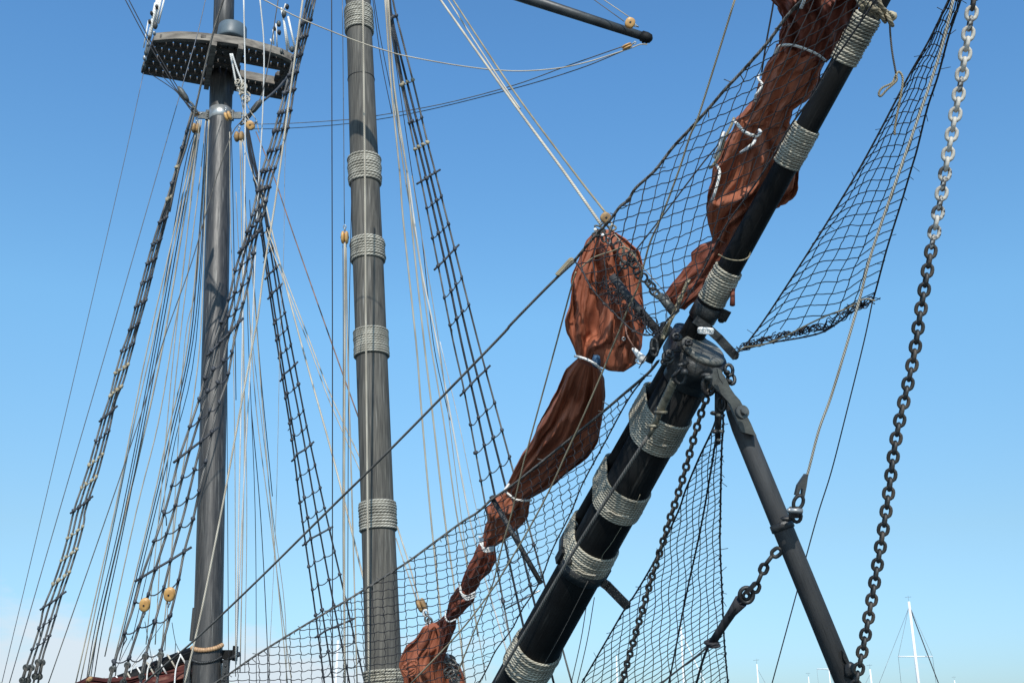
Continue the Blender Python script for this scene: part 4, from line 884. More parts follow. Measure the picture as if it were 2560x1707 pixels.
for (x, y, r) in ((1783, 1032, 8), (1796, 1038, 7), (1786, 1078, 9), (1802, 1078, 7), (1797, 1100, 6)):
    mb = MB(); ellip(mb, P(x, y, 7.75), RT*px2m(r, 7.8), UP*px2m(r*.7, 7.8), FW*.03, 9, 6, jit=.12); mb.build('clamp', M['iron_grey' if r < 8 else 'iron'], t)
mb = MB(); tube(mb, [P(1797, 975, 7.85), P(1796, 1020, 7.82), P(1794, 1110, 7.85)], [.03, .028, .02], 9); ring(mb, P(1803, 1010, 7.8), RT*.03, UP*.05, .014, 14, 6); mb.build('drop_bar', M['iron'], t)
t = thing('chain_shackle', 'big dark shackle joining the rusty chain to the bowsprit end', 'shackle', P(1772, 960, 7.85))
mb = MB(); ring(mb, P(1772, 962, 7.85), RT*px2m(15, 7.8), UP*px2m(24, 7.8), .016, 18, 7); ellip(mb, P(1768, 938, 7.83), RT*.05, UP*.02, FW*.025, 9, 6); mb.build('bow', M['iron'], t)
t = thing('spar_joint_shackles', 'dark shackle cluster on the left shoulder of the bowsprit end', 'shackle', P(1672, 885, 8.0))
for (x, y, a, b) in ((1670, 893, 12, 14), (1674, 885, 8, 9), (1664, 905, 9, 7), (1822, 925, 10, 14), (1828, 948, 9, 12), (1692, 842, 10, 8), (1636, 868, 8, 22), (1722, 856, 7, 5)):
    mb = MB(); ring(mb, P(x, y, 7.95), RT*px2m(a, 7.9), UP*px2m(b, 7.9)+FW*.015, .014, 12, 6); ellip(mb, P(x-4, y+5, 7.93), RT*.022, UP*.018, FW*.022, 8, 5); mb.build('shackle', M['iron'], t)
mb = MB(); tube(mb, [P(1660, 880, 8.0), P(1700, 876, 7.98)], .014, 8); tube(mb, [P(1622, 905, 8.1), P(1646, 850, 8.05), P(1668, 815, 8.0)], [.03, .045, .05], 9); mb.build('bolt_bar', M['iron'], t)

# ================================================================ NETS
def ns(x, y, s, k=0.0): return mn.noise(V((x*s, y*s, k)))
def net(label, inside, fams, dfun, w, head=(), foot=(), mat='net', name='safety_net', knot=1.7, hw=6, tufts=True, group='rope nets at the bow', wob=3.2, dmid=8.5):
    """fams: list of lists of image polylines; clipped by inside(x,y)"""
    def warp(x, y): return x+wob*ns(x, y, .013, 1)+wob*.45*ns(x, y, .06, 4), y+wob*ns(x, y, .014, 9)+wob*.45*ns(x, y, .06, 7)
    allp = []
    mb = MB(); cnt = 0
    for fi, fam in enumerate(fams):
        for poly in fam:
            run = []
            def flush():
                if len(run) > 2:
                    tube(mb, [P(a, b, dfun(a, b)) for a, b in run], px2m(w/2, dmid), 4, cap=False)
            for (x, y) in poly:
                if inside(x, y): run.append(warp(x, y))
                else: flush(); run = []
            flush()
    root = thing(name, label, 'net', mb.v[0], group)
    mb.build('mesh', M[mat], root)
    for nm, pts in list(head)+list(foot):
        pp = catmull([P(x, y, dfun(x, y)-.01) for x, y in pts], 6); mb = MB(); r = px2m(hw/2, dmid) if nm == 'head_rope' else px2m(hw*.55/2, dmid)
        tube(mb, pp, r, 7)
        L = sum((pp[i+1]-pp[i]).length for i in range(len(pp)-1)); n = max(3, int(L/px2m(27, dmid))); rs = resample(pp, n)
        for q in rs[1:-1]:
            k = random.uniform(.8, 1.5); ellip(mb, q, (rs[min(len(rs)-1, rs.index(q)+1)]-q).normalized()*r*2.1*k, (rs[min(len(rs)-1, rs.index(q)+1)]-q).normalized().orthogonal()*r*2.0*k, FW*r*1.7, 7, 5, jit=.25)
            if tufts and random.random() < .6:
                v = V((random.uniform(-1, 1), random.uniform(-.3, .3), random.uniform(-1, .6))).normalized(); tube(mb, [q, q+v*random.uniform(.03, .07)], r*.35, 4)
        mb.build(nm, M['netline' if nm == 'head_rope' and mat == 'net' else 'dark'], root)
    return root
# --- net A: lower left, from the long head rope to the bowsprit
headA = [(440, 1765), (560, 1692), (640, 1637), (768, 1558), (880, 1492), (978, 1430), (1029, 1397), (1147, 1310), (1195, 1279), (1228, 1249), (1280, 1213), (1362, 1148), (1492, 1042), (1566, 979), (1620, 933), (1645, 903)]
footA = [(1100, 1850), (1201, 1700), (1239, 1626), (1280, 1571), (1304, 1525), (1348, 1457), (1381, 1373), (1427, 1281), (1457, 1208), (1514, 1102), (1569, 1001), (1610, 945), (1648, 900)]
hAx, hAy = [p[0] for p in headA], [p[1] for p in headA]; fAx, fAy = [p[0] for p in footA], [p[1] for p in footA]
def yhA(x): return interp(hAx, hAy, x)
def xfA(y): return interp(fAy[::-1], fAx[::-1], y)
def dA(x, y): return interp([500, 1200, 1650], [11.9, 10.0, 8.15], x)-.12*math.sin(max(0, min(1, (y-yhA(x))/350))*math.pi)
slx = [400, 560, 800, 1000, 1250, 1450, 1650]; slv = [.02, 0, -.05, -.16, -.42, -.66, -.85]
Scum = {}; acc = 0
for x in range(400, 1700, 4): Scum[x] = acc; acc += interp(slx, slv, x)*4
def Sx(x): k = int(x//4)*4; k = max(400, min(1696, k)); return Scum[k]+interp(slx, slv, x)*(x-k)
famv = []
x = 470.0
while x < 1660:
    y0 = yhA(x)-6; lean = interp([500, 1000, 1300, 1600], [.03, .03, .09, .22], x)
    famv.append([(x+lean*(y-y0)+(2.2*math.sin((y-y0)*.30+x) if x > 1150 else 1.2*math.sin((y-y0)*.3)), y) for y in [y0+5*k for k in range(int((1725-y0)/5)+1)]])
    x += interp([470, 1000, 1300, 1600], [25, 26.5, 22, 17], x)
famh = []
c = 1000.0
while c < 2350:
    famh.append([(x, c+Sx(x)+2.6*abs(math.sin((x-470)/25*math.pi))) for x in range(450, 1660, 5)]); c += 20.5
net('large dark mesh net at the bottom centre, between the long head rope and the bowsprit', lambda x, y: y > yhA(x)-2 and y < 1728 and x < xfA(y)+3, [famv, famh], dA, 2.3, head=[('head_rope', headA)], foot=[('foot_rope', footA)], hw=6.2, dmid=9.8)
# --- net B: upper centre
headB = [(1436, 652), (1482, 597), (1525, 550), (1550, 517), (1571, 500), (1590, 470), (1637, 427), (1683, 368), (1727, 321), (1776, 267), (1811, 226), (1860, 174), (1920, 106), (1960, 51), (1986, 21), (2030, -25), (2080, -80)]
footB = [(1436, 652), (1457, 680), (1475, 715), (1499, 745), (1518, 765), (1550, 797), (1581, 825), (1618, 838), (1650, 826), (1668, 800), (1703, 766), (1729, 726), (1760, 670), (1813, 567), (1860, 500), (1915, 419), (1975, 317), (2035, 235), (2080, 160), (2165, 36), (2200, -20), (2240, -80)]
hBx, hBy = [p[0] for p in headB], [p[1] for p in headB]
def yhB(x): return interp(hBx, hBy, x)
def yfB(x):
    return interp([p[0] for p in footB], [p[1] for p in footB], x)
def dB(x, y): return 8.12-(x-1436)/742*1.55-.10*math.sin(max(0, min(1, (y-yhB(x))/230))*math.pi)
def fB(y): return interp([-100, 0, 200, 430, 650, 850], [300, 240, 150, 55, 2, 22], y)
famv = []; c = 1395.0
while c < 2100:
    famv.append([(c+fB(y), y) for y in range(-80, 850, 5)]); c += 28.5
slx2, slv2 = [1400, 1550, 1750, 2000, 2250], [-.2, -.27, -.38, -.58, -.7]
def S2(x):
    s = 0; k = 1400
    while k < x: st_ = min(10, x-k); s += interp(slx2, slv2, k)*st_; k += 10
    return s
S2t = {x: S2(x) for x in range(1400, 2260, 5)}
famh = []; c = 60.0
while c < 1400:
    famh.append([(x, c+S2t[x]+2.4*abs(math.sin((x-1400)/28.5*math.pi))) for x in range(1400, 2250, 5)]); c += 29
net('dark square-mesh net in the upper middle, hanging in front of the upper sail', lambda x, y: yhB(x)-1 < y < yfB(x)+1 and x > 1436, [famv, famh], dB, 3.0, head=[('head_rope', headB)], foot=[('foot_rope', footB)], hw=8, dmid=7.5, wob=4)
# bunched folds of net B at its low corner
mb = MB(); random.seed(5)
for k in range(20):
    a = .15+.85*random.random(); x0, y0 = 1470+a*150, 700+a*128; pts = []
    for j in range(6): pts.append(P(x0+j*9+random.uniform(-9, 9), y0-16+random.uniform(-20, 22)+j*5, 7.95+random.uniform(-.1, .1)))
    tube(mb, catmull(pts, 4), px2m(1.4, 8), 4)
tag(mb.build('bunched_netting', M['net'], loc=P(1560, 780, 8)), 'tangled bunch of netting lying over the tan sail by the spar joint', 'net'); random.seed(11)
mb = MB(); random.seed(8)
for k in range(12):
    pts = [P(1722-j*11+random.uniform(-4, 4), 700+j*24+random.uniform(-4, 4), 7.7+random.uniform(-.05, .05)) for j in range(7)]; tube(mb, catmull(pts, 4), .007, 5)
tag(mb.build('frayed_rope', M['tan'], loc=P(1700, 770, 7.8)), 'frayed yellowish rope bundle down the joint of the two spars', 'rope'); random.seed(11)
# --- net C: right
LC = [(1856, 874), (1920, 786), (2029, 618), (2094, 514), (2146, 427), (2198, 332), (2269, 196), (2323, 101), (2372, 0), (2400, -60)]
RC = [(2179, 754), (2187, 735), (2217, 623), (2252, 511), (2277, 427), (2293, 373), (2318, 272), (2345, 191), (2372, 90), (2402, 0), (2416, -60)]
BC = [(1856, 874), (1920, 858), (2002, 844), (2051, 832), (2083, 815), (2130, 780), (2179, 754)]
def dC(x, y): return interp([-60, 874], [6.45, 8.0], y)
lc = resample([V((a, b, 0)) for a, b in LC], 200); rc_ = resample([V((a, b, 0)) for a, b in RC], 200); bc = resample([V((a, b, 0)) for a, b in BC], 100)
def pc(u, v):
    i = min(int(v*199), 198); f = v*199-i; l = lc[i].lerp(lc[i+1], f); v2 = min(v*.985+.0, 1); i = min(int(v2*199), 198); f = v2*199-i; r = rc_[i].lerp(rc_[i+1], f)
    b = bc[min(int(u*99), 99)]; e = b-(lc[0].lerp(rc_[0], u)); p = l.lerp(r, u)+e*(1-v)**2
    bul = math.sin(math.pi*min(u*1.0, 1)); w_ = 1-v
    return p.x-8*bul*w_+4*math.sin(2*math.pi*u)*w_, p.y-26*math.sin(math.pi*min(u/.7, 1))*(.35+w_*.65)*(1 if u < .7 else 0)-(0 if u < .7 else 0)
famu = [[pc(i/7, j/140) for j in range(0, 138)] for i in range(1, 7)]
famw = [[pc(i/36, j/31) for i in range(37)] for j in range(1, 31)]
def pc2(poly): return poly
net('tall tapering dark net on the right, beside the white-linked chain', lambda x, y: y < 880, [famu, famw], lambda x, y: dC(x, y)+.1, 3.2, head=[('side_rope', LC), ('side_rope', RC)], foot=[('foot_rope', BC)], hw=9, dmid=7.2, wob=5)
mb = MB(); random.seed(4)
for k in range(64):
    a = random.random(); i = min(int(a*98), 98); b = bc[i]; pts = []
    for j in range(5): pts.append(P(b.x+(j-2)*11+random.uniform(-7, 7), b.y-6-(j-2)*3+random.uniform(-10, 12)-10*math.sin(math.pi*a), dC(b.x, b.y)+random.uniform(-.08, .08)))
    tube(mb, catmull(pts, 4), px2m(1.35, 7.8), 4)
tag(mb.build('gathered_netting', M['net'], loc=P(2000, 845, 8)), 'gathered lower hem of the right-hand net, crumpled and tangled', 'net'); random.seed(11)
rope('pale twisted cord edging the foot of the right-hand net', 'tan', 4.2, [(1846, 880), (1862, 868), (1905, 862), (1960, 842), (2010, 816), (2067, 789), (2120, 770), (2160, 748), (2188, 752)], 7.95, 7.6, sides=7)
# --- net D: lower centre right
LD = [(1800, 1000), (1784, 1066), (1746, 1148), (1713, 1227), (1694, 1281), (1637, 1400), (1588, 1484), (1574, 1503), (1558, 1528), (1511, 1609), (1454, 1707), (1430, 1750)]
RD = [(1806, 1000), (1808, 1066), (1804, 1126), (1801, 1281), (1800, 1362), (1806, 1498), (1811, 1607), (1820, 1707), (1824, 1750)]
MD = [(1797, 1000), (1789, 1099), (1759, 1281), (1737, 1389), (1716, 1484), (1672, 1707), (1664, 1750)]
ly = [p[1] for p in LD]; lx = [p[0] for p in LD]; ry = [p[1] for p in RD]; rx = [p[0] for p in RD]
def xl(y): return interp(ly, lx, y)
def xr(y): return interp(ry, rx, y)
def dD(x, y): return interp([1000, 1707], [8.1, 10.3], y)
famv = [[(xr(y)-i*interp([1010, 1707], [14, 21], y)+2.5*math.sin(y*.045+i), y) for y in range(1010, 1730, 6)] for i in range(1, 20)]
famh = []; c = 1040.0
while c < 2050:
    famh.append([(x, c-.66*(x-1450)+1.5*math.sin(x*.12+c)) for x in range(1440, 1825, 5)]); c += interp([1200, 1900], [15, 13.5], c)
net('fine-meshed dark net at the bottom, between the rusty chain and the grey strut', lambda x, y: xl(y) < x < xr(y) and 1010 < y < 1730, [famv, famh], dD, 2.3, head=[('side_rope', LD), ('side_rope', RD), ('middle_rope', MD)], hw=8.5, dmid=9, wob=2.2)

# ================================================================ FURLED SAILS
def furl(name, mat, left, right, d0, d1, parent=None, N=60, K=90, fold=.13, seed=0, thick=.55, nf=9, loc=None, extra=None, creases=True):
    """bundle of cloth between two image outlines"""
    rl = resample([V((x, y, 0)) for x, y in left], N); rr = resample([V((x, y, 0)) for x, y in right], N); mb = MB(); cs = []
    for i in range(N):
        d = dlin(d0, d1, i/(N-1)); a, b = P(rl[i].x, rl[i].y, d), P(rr[i].x, rr[i].y, d); c = (a+b)/2; h = (b-a)/2; cs.append((c, h))
    for i in range(N):
        c, h = cs[i]; R = max(h.length, .01); ax = (cs[min(i+1, N-1)][0]-cs[max(i-1, 0)][0]).normalized(); dn = h.cross(ax).normalized()
        if dn.dot(FW) > 0: dn = -dn
        s = i/(N-1)
        for k in range(K):
            th = 2*math.pi*k/K; e = h*math.cos(th)+dn*R*thick*math.sin(th)
            q1, q2 = math.cos(th), math.sin(th)
            q1, q2 = math.cos(th), math.sin(th)
            n1 = max(5, round(nf*.62)); n2 = round(nf*1.7)
            ph = n1*th/(2*math.pi)+.9*mn.noise(V((s*1.6, seed, 1)))+.7*mn.noise(V((q1*1.3, q2*1.3, s*1.8+seed)))
            fr = ph-math.floor(ph); f = (fr/.86)**1.25 if fr < .86 else (1-fr)/.14
            am = .35+2.2*abs(mn.noise(V((q1*1.5, q2*1.5, s*1.7+seed*2))))
            ph2 = n2*th/(2*math.pi)+1.3*mn.noise(V((q1*1.8, q2*1.8, s*2.6+seed*1.7))); fr2 = ph2-math.floor(ph2); g = 1-abs(2*fr2-1)
            f2 = mn.noise(V((q1*2.2, q2*2.2, s*3.4+seed*3))); f3 = mn.noise(V((q1*6, q2*6, s*5+seed*5)))
            side = .35+.65*abs(q2)
            m_ = 1+side*.06*f2+.10*mn.noise(V((q1*2, s*6, seed)))+.02*mn.noise(V((q1*2, s*20, seed)))
            env = min(1, .5+2.6*min(s, 1-s))
            e = e+dn*R*abs(q2)**.6*(1 if q2 > 0 else -1)*((fold*3.6*am*(f-.5)+fold*.8*(g-.5))*env+.17*f2+.07*f3)
            mb.v.append(c+e*m_)
    for i in range(N-1):
        for k in range(K):
            k2 = (k+1) % K; mb.face([i*K+k, (i+1)*K+k, (i+1)*K+k2, i*K+k2], [(k/K, 1.0*i/N), (k/K, (i+1.0)/N), ((k+1)/K, (i+1.0)/N), ((k+1)/K, 1.0*i/N)])
    mb.face(list(range(K)), None, False); mb.face([(N-1)*K+k for k in reversed(range(K))], None, False)
    return mb.build(name, M[mat], parent, loc)
def tie(parent, pts, d, w=5.5, mat='white', name='white_tie', back=True):
    """tie across the visible front of a bundle and round its back"""
    c = [P(x, y, d) for x, y in pts]; n = len(c)-1
    f = [p-FW*(.09*math.sin(math.pi*i/n)**.6 if 0 < i < n else 0) for i, p in enumerate(c)]
    mb = MB(); tube(mb, catmull(f, 6), px2m(w/2, d), 8); return mb.build(name, M[mat], parent)
s1 = thing('furled_sail', 'tan-red sail hanging tied in a long narrow bundle in the middle of the net', 'sail', P(1510, 575, 8.5), 'tied tan-red sails')
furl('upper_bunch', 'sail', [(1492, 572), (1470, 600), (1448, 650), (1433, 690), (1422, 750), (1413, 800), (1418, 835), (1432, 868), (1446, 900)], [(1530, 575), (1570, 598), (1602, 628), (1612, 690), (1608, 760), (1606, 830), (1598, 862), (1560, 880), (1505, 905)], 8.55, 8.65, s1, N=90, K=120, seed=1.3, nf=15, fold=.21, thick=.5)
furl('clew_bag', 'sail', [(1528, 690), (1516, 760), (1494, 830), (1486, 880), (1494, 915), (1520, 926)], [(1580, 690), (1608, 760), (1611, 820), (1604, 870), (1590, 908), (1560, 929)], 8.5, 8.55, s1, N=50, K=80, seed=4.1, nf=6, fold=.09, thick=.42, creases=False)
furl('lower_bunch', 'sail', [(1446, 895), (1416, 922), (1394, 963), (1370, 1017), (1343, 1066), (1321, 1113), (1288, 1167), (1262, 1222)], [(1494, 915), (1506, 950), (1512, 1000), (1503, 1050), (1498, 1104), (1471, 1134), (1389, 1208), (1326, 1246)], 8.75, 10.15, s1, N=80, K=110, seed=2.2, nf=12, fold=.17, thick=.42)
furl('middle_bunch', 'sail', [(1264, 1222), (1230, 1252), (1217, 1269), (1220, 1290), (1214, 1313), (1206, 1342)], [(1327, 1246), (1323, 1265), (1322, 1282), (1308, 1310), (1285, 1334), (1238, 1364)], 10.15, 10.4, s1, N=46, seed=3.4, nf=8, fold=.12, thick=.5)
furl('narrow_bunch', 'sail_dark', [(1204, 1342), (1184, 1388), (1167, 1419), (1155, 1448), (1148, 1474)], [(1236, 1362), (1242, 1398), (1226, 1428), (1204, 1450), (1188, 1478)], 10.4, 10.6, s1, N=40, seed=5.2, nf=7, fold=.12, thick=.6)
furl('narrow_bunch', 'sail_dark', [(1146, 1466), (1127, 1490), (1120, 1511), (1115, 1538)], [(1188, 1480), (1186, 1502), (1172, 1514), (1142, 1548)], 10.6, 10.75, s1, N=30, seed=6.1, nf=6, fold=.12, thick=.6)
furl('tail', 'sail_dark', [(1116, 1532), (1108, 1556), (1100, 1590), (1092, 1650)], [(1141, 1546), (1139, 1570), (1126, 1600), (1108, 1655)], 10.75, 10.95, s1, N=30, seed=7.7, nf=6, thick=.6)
tie(s1, [(1437, 890), (1460, 896), (1484, 908), (1504, 924)], 8.45, 6.5)
tie(s1, [(1260, 1226), (1274, 1234), (1288, 1244), (1308, 1248), (1328, 1250)], 9.95, 6)
tie(s1, [(1272, 1210), (1262, 1222), (1260, 1228)], 9.95, 7)
for k in range(4): tie(s1, [(1198+k*3, 1340+k*1.5), (1202+k*2, 1356+k*4), (1214+k, 1366+k*3), (1234, 1366+k*3)], 10.2, 4.6)
for k in range(3): tie(s1, [(1147+k*2, 1458+k*3), (1152+k*2, 1474+k*4), (1168, 1484+k*5), (1190, 1478+k*6)], 10.4, 4.2)
tie(s1, [(1114, 1525), (1115, 1538), (1124, 1548), (1140, 1547)], 10.55, 4)
tie(s1, [(1563, 808), (1565, 838), (1580, 865), (1586, 873)], 8.3, 3.6, 'sail_edge', 'bolt_rope')
mb = MB(); tube(mb, [P(1582, 870, 8.28), P(1598, 888, 8.26), P(1612, 903, 8.25)], [.014, .026, .04], 9); ring(mb, P(1600, 902, 8.24), RT*.03, UP*.02, .007, 12, 5); mb.build('white_strap', M['whitep'], s1)
mb = MB(); ring(mb, P(1559, 847, 8.32), RT*px2m(3.6, 8.3), UP*px2m(4.2, 8.3), .005, 14, 6); mb.build('eyelet', M['galv'], s1)
mb = MB(); ellip(mb, P(1490, 902, 8.42), RT*.035, UP*.05, FW*.04, 9, 7, jit=.3); mb.build('blue_rag', M['blue'], s1)
# head fittings of that sail
t = thing('sail_head_shackles', 'pale grey shackles and knots at the sail peak under the yellow pulley', 'shackle', P(1510, 572, 8.3))
random.seed(21)
for k, (x, y, a, b, m_) in enumerate([(1500, 572, 15, 5, 'iron_grey'), (1492, 585, 12, 5, 'iron_grey'), (1516, 575, 8, 12, 'iron_grey'), (1524, 562, 6, 8, 'white'), (1488, 574, 2, 2, 'whitep'), (1507, 588, 2, 2, 'whitep'), (1520, 602, 5, 8, 'galv'), (1510, 596, 6, 9, 'iron_grey'), (1532, 570, 8, 6, 'tan'), (1536, 600, 8, 12, 'iron'), (1544, 614, 9, 12, 'iron'), (1552, 630, 8, 12, 'iron_grey'), (1565, 628, 9, 7, 'tan')]):
    mb = MB(); c = P(x, y, 8.3-.02*(k % 3)); an = random.uniform(-.7, .7); e1 = RT*math.cos(an)+UP*math.sin(an); e2 = UP*math.cos(an)-RT*math.sin(an)
    ring(mb, c, e1*px2m(a, 8.3), e2*px2m(b, 8.3), px2m(2.4, 8.3), 12, 6); mb.build('fitting', M[m_], t)
t = thing('chain_strop', 'dark chain links and shackles strung from the sail head to the spar joint', 'chain', P(1560, 640, 8.2))
for (x, y, a, b, m_) in [(1568, 650, 17, 12, 'iron'), (1578, 640, 10, 14, 'iron'), (1585, 660, 12, 10, 'iron'), (1592, 675, 8, 12, 'iron'), (1597, 688, 9, 9, 'iron'), (1609, 694, 10, 11, 'iron'), (1620, 706, 7, 7, 'iron_grey'), (1628, 714, 12, 8, 'iron'), (1636, 730, 13, 9, 'iron'), (1645, 738, 10, 8, 'iron_grey'), (1560, 662, 10, 9, 'iron_grey')]:
    mb = MB(); c = P(x, y, 8.15); ring(mb, c, (RT-UP*.6).normalized()*px2m(a, 8.2), (UP+RT*.5+FW*.4).normalized()*px2m(b, 8.2), px2m(3, 8.2), 12, 7); mb.build('link', M[m_], t)
mb = MB(); tube(mb, [P(1650, 738, 8.15), P(1668, 760, 8.12), P(1690, 785, 8.1)], [.03, .035, .04], 10); mb.build('swivel_bar', M['iron_grey'], t)
random.seed(11)
# --- the upper sail behind the jibboom
s2 = thing('furled_sail', 'large dark tan-red sail bunched along the upper spar, behind the square-mesh net', 'sail', P(1990, 40, 7.3), 'tied tan-red sails')
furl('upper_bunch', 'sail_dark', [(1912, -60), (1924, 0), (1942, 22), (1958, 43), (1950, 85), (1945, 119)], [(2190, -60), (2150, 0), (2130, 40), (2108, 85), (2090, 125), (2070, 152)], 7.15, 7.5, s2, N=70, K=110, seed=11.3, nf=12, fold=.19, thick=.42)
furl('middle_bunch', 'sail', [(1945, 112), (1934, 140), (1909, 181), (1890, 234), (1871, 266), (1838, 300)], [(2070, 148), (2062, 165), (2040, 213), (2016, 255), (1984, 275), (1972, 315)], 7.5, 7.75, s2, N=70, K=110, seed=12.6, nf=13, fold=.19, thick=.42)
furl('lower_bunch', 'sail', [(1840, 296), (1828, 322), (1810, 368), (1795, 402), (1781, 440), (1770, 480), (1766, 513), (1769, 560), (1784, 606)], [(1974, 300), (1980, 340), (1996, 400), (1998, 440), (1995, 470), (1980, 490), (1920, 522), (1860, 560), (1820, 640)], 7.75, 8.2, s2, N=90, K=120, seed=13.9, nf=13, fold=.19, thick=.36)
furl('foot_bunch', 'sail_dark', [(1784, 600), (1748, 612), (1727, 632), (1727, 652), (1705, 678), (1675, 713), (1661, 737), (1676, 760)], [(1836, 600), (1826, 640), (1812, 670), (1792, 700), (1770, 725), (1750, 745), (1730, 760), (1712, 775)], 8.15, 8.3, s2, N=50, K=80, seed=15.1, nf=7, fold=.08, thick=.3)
tie(s2, [(1936, 135), (1943, 123), (1958, 121), (1980, 124), (2010, 133), (2040, 144), (2064, 153)], 7.35, 6.5)
tie(s2, [(1906, 184), (1892, 196), (1889, 206), (1898, 220), (1888, 238), (1884, 244), (1888, 254)], 7.5, 6.5)
tie(s2, [(1834, 304), (1840, 316), (1850, 332), (1866, 342), (1884, 346), (1896, 336), (1898, 326)], 7.5, 8.5)
tie(s2, [(1888, 350), (1876, 364), (1862, 376), (1852, 382)], 7.45, 8)
tie(s2, [(1810, 332), (1800, 345), (1793, 372), (1786, 395)], 7.6, 8)
tie(s2, [(1791, 412), (1794, 434), (1788, 462), (1780, 492), (1778, 504)], 7.6, 7.5)
tie(s2, [(1835, 296), (1822, 322), (1806, 352), (1796, 385), (1778, 418), (1774, 420)], 7.62, 7, 'tan', 'hemp_gasket')
tie(s2, [(1998, -10), (2001, 8), (2003, 20)], 6.9, 9)
mb = MB(); tube(mb, [P(1840, 690, 8.0), P(1832, 728, 7.95), P(1831, 763, 7.9)], [.012, .016, .02], 8); mb.build('hanging_end', M['sail_dark'], s2)
# --- the sail heap at the bottom
s3 = thing('sail_heap', 'tan-red sail heap with rolled folds at the bottom edge, behind the big net', 'sail', P(1060, 1600, 11.6), 'tied tan-red sails')
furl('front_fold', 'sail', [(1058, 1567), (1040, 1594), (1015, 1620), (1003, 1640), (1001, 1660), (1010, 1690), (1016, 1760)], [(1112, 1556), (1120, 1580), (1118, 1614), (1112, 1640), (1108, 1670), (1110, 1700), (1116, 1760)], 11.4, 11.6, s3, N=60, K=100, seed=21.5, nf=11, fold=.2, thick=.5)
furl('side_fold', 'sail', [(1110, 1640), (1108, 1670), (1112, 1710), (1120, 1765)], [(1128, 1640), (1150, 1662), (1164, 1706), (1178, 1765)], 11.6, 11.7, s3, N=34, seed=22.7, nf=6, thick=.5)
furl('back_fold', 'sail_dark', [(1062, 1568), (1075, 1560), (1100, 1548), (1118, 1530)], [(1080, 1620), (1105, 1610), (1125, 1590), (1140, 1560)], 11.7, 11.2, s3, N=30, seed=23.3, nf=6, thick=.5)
mb = MB()
for k in range(3): ring(mb, P(1024+k*2, 1664+k*8, 11.15), (RT+UP*.45).normalized()*px2m(21-k*4, 11.2), UP*px2m(11-k, 11.2), px2m(3.2, 11.2), 20, 7)
mb.build('rolled_edge', M['sail'], s3)
rope('', 'white', 5, [(1118, 1632), (1130, 1665), (1144, 1700), (1156, 1730)], 11.0, 11.0, parent=s3, pname='white_tie')
mb = MB(); random.seed(31)
for k in range(15): ring(mb, P(1118+random.uniform(-10, 18)+k*.6, 1640+k*4.6, 11.05-random.uniform(0, .1)), (RT*random.uniform(-1, 1)+UP).normalized()*.04, (RT+FW*.4).normalized()*.035, .011, 9, 5)
mb.build('knotted_lashing', M['grey'], s3)
random.seed(11)
t = thing('lashing_strop', 'grey shackle and lashing between the golden pulley and the sail heap', 'shackle', P(1066, 1540, 11.6))
for (x, y, m_) in ((1064, 1532, 'white'), (1068, 1546, 'galv'), (1074, 1552, 'iron_grey'), (1070, 1562, 'whitep'), (1078, 1566, 'iron_grey')):
    mb = MB(); ring(mb, P(x, y, 11.6), RT*.025, UP*.035, .012, 10, 6); mb.build('turn', M[m_], t)
# --- main sail and its boom at the lower left
gb = thing('furled_boom', 'dark boom with a lashed dark red sail at the lower left corner', 'boom', P(490, 1640, 21.6))
a, b = P(492, 1636, 21.8), P(180, 1752, 20.4); ax_ = (b-a).normalized()
mb = MB(); tube(mb, [a, b], [.19, .15], 24); mb.build('boom', M['black'], gb)
furl('lashed_sail', 'sail_darkest', [(484, 1648), (400, 1672), (320, 1692), (260, 1694), (222, 1690), (175, 1712)], [(484, 1740), (400, 1762), (320, 1775), (260, 1775), (222, 1765), (175, 1755)], 21.6, 20.3, gb, N=60, K=90, seed=31, nf=9, fold=.25, thick=.8)
for k in range(9):
    c = a.lerp(b, .12+.085*k); mb = MB(); e = ax_.orthogonal().normalized(); ring(mb, c, e*.2, ax_.cross(e)*.2+ax_*.06, .018, 18, 6); mb.build('gasket', M['pale' if k % 2 else 'white'], gb)
for (x0, x1, w) in ((452, 440, 4), (360, 330, 3), (386, 370, 4)):
    rope('', 'white', w, [(x0, 1636), (x1, 1670), (x1-4, 1715)], 21.1, 20.9, parent=gb, pname='sail_tie')
ellp = MB(); ellip(ellp, P(224, 1697, 20.2), RT*.07+UP*.03, UP*.05, FW*.06, 10, 7, jit=.2); ellp.build('boom_end', M['blockdull'], gb)
for i, pts in enumerate(([(350, 1552), (292, 1668)], [(362, 1552), (378, 1640), (386, 1665)], [(430, 1555), (439, 1606), (452, 1630)], [(439, 1606), (436, 1660)], [(420, 1540), (330, 1665)])):
    rope(['thin topping line under the left yellow pulley, slanting left', 'thin line under the left yellow pulley, slanting right', 'thin bridle line under the right yellow pulley', 'short leg of the bridle above the lashed boom', 'thin line from the right yellow pulley down to the boom'][i], 'wire', 1.6, pts, 18, 20.5, 'wire', sides=4, n=2)

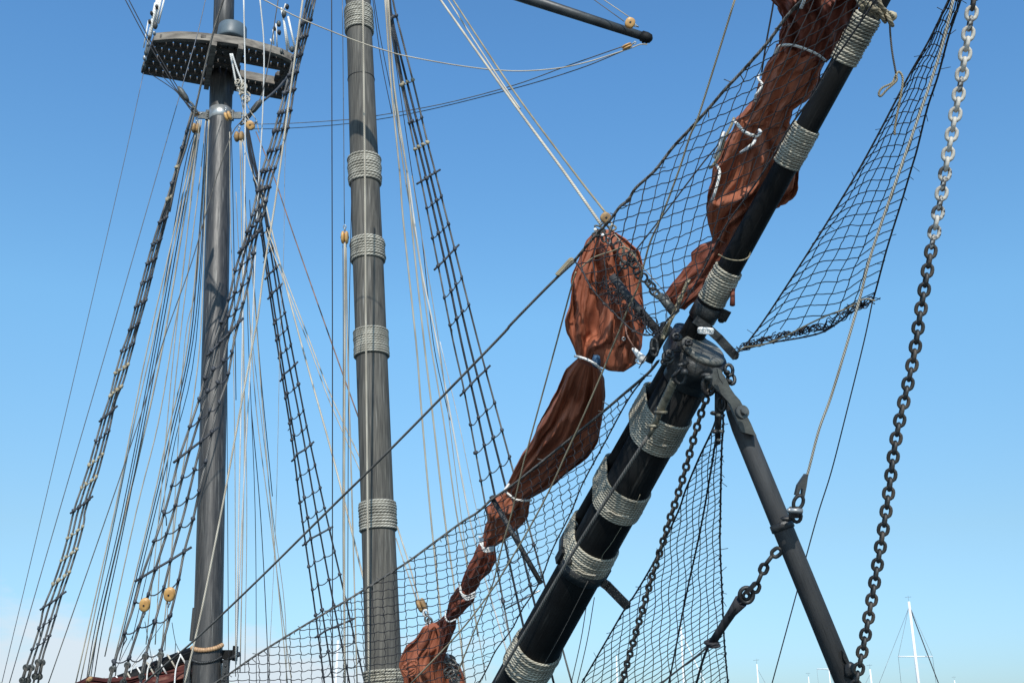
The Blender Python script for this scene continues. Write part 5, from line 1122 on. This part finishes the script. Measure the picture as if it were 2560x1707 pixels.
# ================================================================ YACHTS FAR BEHIND
def yacht(label, x, ytop, D, wpx, spreaders=(), stays=(), hull=8.0):
    top = YP(x, ytop, D); foot = V((top.x, top.y, 1.0)); dd = depth(top)
    t = thing('sailing_yacht', label, 'yacht', V((top.x, top.y, 0)), 'yachts moored far behind')
    mb = MB(); tube(mb, [foot, top], [px2m(wpx*.62, dd), px2m(wpx*.42, dd)], 10); m_ = mb.build('mast', M['yacht'], t)
    mb = MB(); tube(mb, [top, top+Z*.5], .01, 4); tube(mb, [top+Z*.35-RT*.3, top+Z*.4+RT*.25], .012, 4); mb.build('wind_vane', M['wire'], m_)
    for (ys_, half) in spreaders:
        c = YP(x+(ys_-ytop)*0, ys_, D); c.x = top.x; mb = MB(); tube(mb, [c-RT*half, c, c+RT*half], .05, 6); mb.build('spreader', M['yacht'], t)
        for s in (-1, 1): 
            mb = MB(); tube(mb, [top-Z*.3, c+RT*s*half, foot+RT*s*1.5], .014, 4); mb.build('shroud', M['wire'], t)
    for (dx, w, mm_) in stays:
        mb = MB(); tube(mb, [top-Z*.4, V((top.x+dx, top.y-1, .9))], w, 5); mb.build('stay', M[mm_], t)
    mb = MB(); n = 14; s0 = len(mb.v)
    for i in range(n+1):
        u = i/n; xx = (u-.45)*hull; bw = 1.4*math.sin(min(u*1.15+.12, 1.0)*math.pi*.97)**.6 if u < .98 else .05
        for k, (fy, z_) in enumerate(((-1, 1.05), (-.75, .2), (0, -.35), (.75, .2), (1, 1.05))): mb.v.append(V((top.x+xx, top.y+fy*bw, z_)))
    for i in range(n):
        for k in range(4): mb.face([i*5+k, (i+1)*5+k, (i+1)*5+k+1, i*5+k+1])
        mb.face([i*5+4, (i+1)*5+4, (i+1)*5, i*5], None, False)
    hl = mb.build('hull', M['yacht'], t)
    mb = MB(); box(mb, V((top.x-.3, top.y, 1.25)), RT*1.7, V((0, .8, 0)), Z*.25); mb.build('cabin', M['yacht'], t)
    mb = MB(); tube(mb, [V((top.x, top.y, 2.0)), V((top.x-3.4, top.y, 2.1))], .08, 8); mb.build('boom', M['yacht'], t)
yacht('white yacht mast with one spreader and a dark backstay, lower right corner', 2272, 1503, 95, 7.5, [(1640, 1.45)], [(2.5, .045, 'dark'), (-6.0, .015, 'wire')], 11)
yacht('short white yacht mast just right of the foot of the heavy chain', 2175, 1672, 110, 5, [], [(-4, .014, 'wire')], 8)
yacht('white yacht mast between the fine net and the grey strut', 1892, 1659, 110, 4, [], [(3, .014, 'wire')], 8)
yacht('pale faint yacht mast touching the left side of the grey strut', 2021, 1690, 140, 3, [], [], 8)
yacht('faint yacht mast with a spreader close left of the grey strut foot', 2072, 1668, 150, 3, [(1671, 1.6)], [(2, .014, 'wire')], 8)
yacht('tall white yacht mast seen through the fine net, with a slanting stay', 1702, 1566, 90, 5, [], [(3.4, .05, 'yacht')], 10)
yacht('small white yacht mast seen through the fine net near the rusty chain', 1541, 1638, 110, 4, [], [], 8)
yacht('white yacht mast seen through the net left of the rope-banded mast', 845, 1600, 95, 7, [], [(-3, .014, 'wire')], 9)
yacht('faint short yacht mast near the bottom edge right of the big white one', 2386, 1699, 150, 3, [], [], 8)
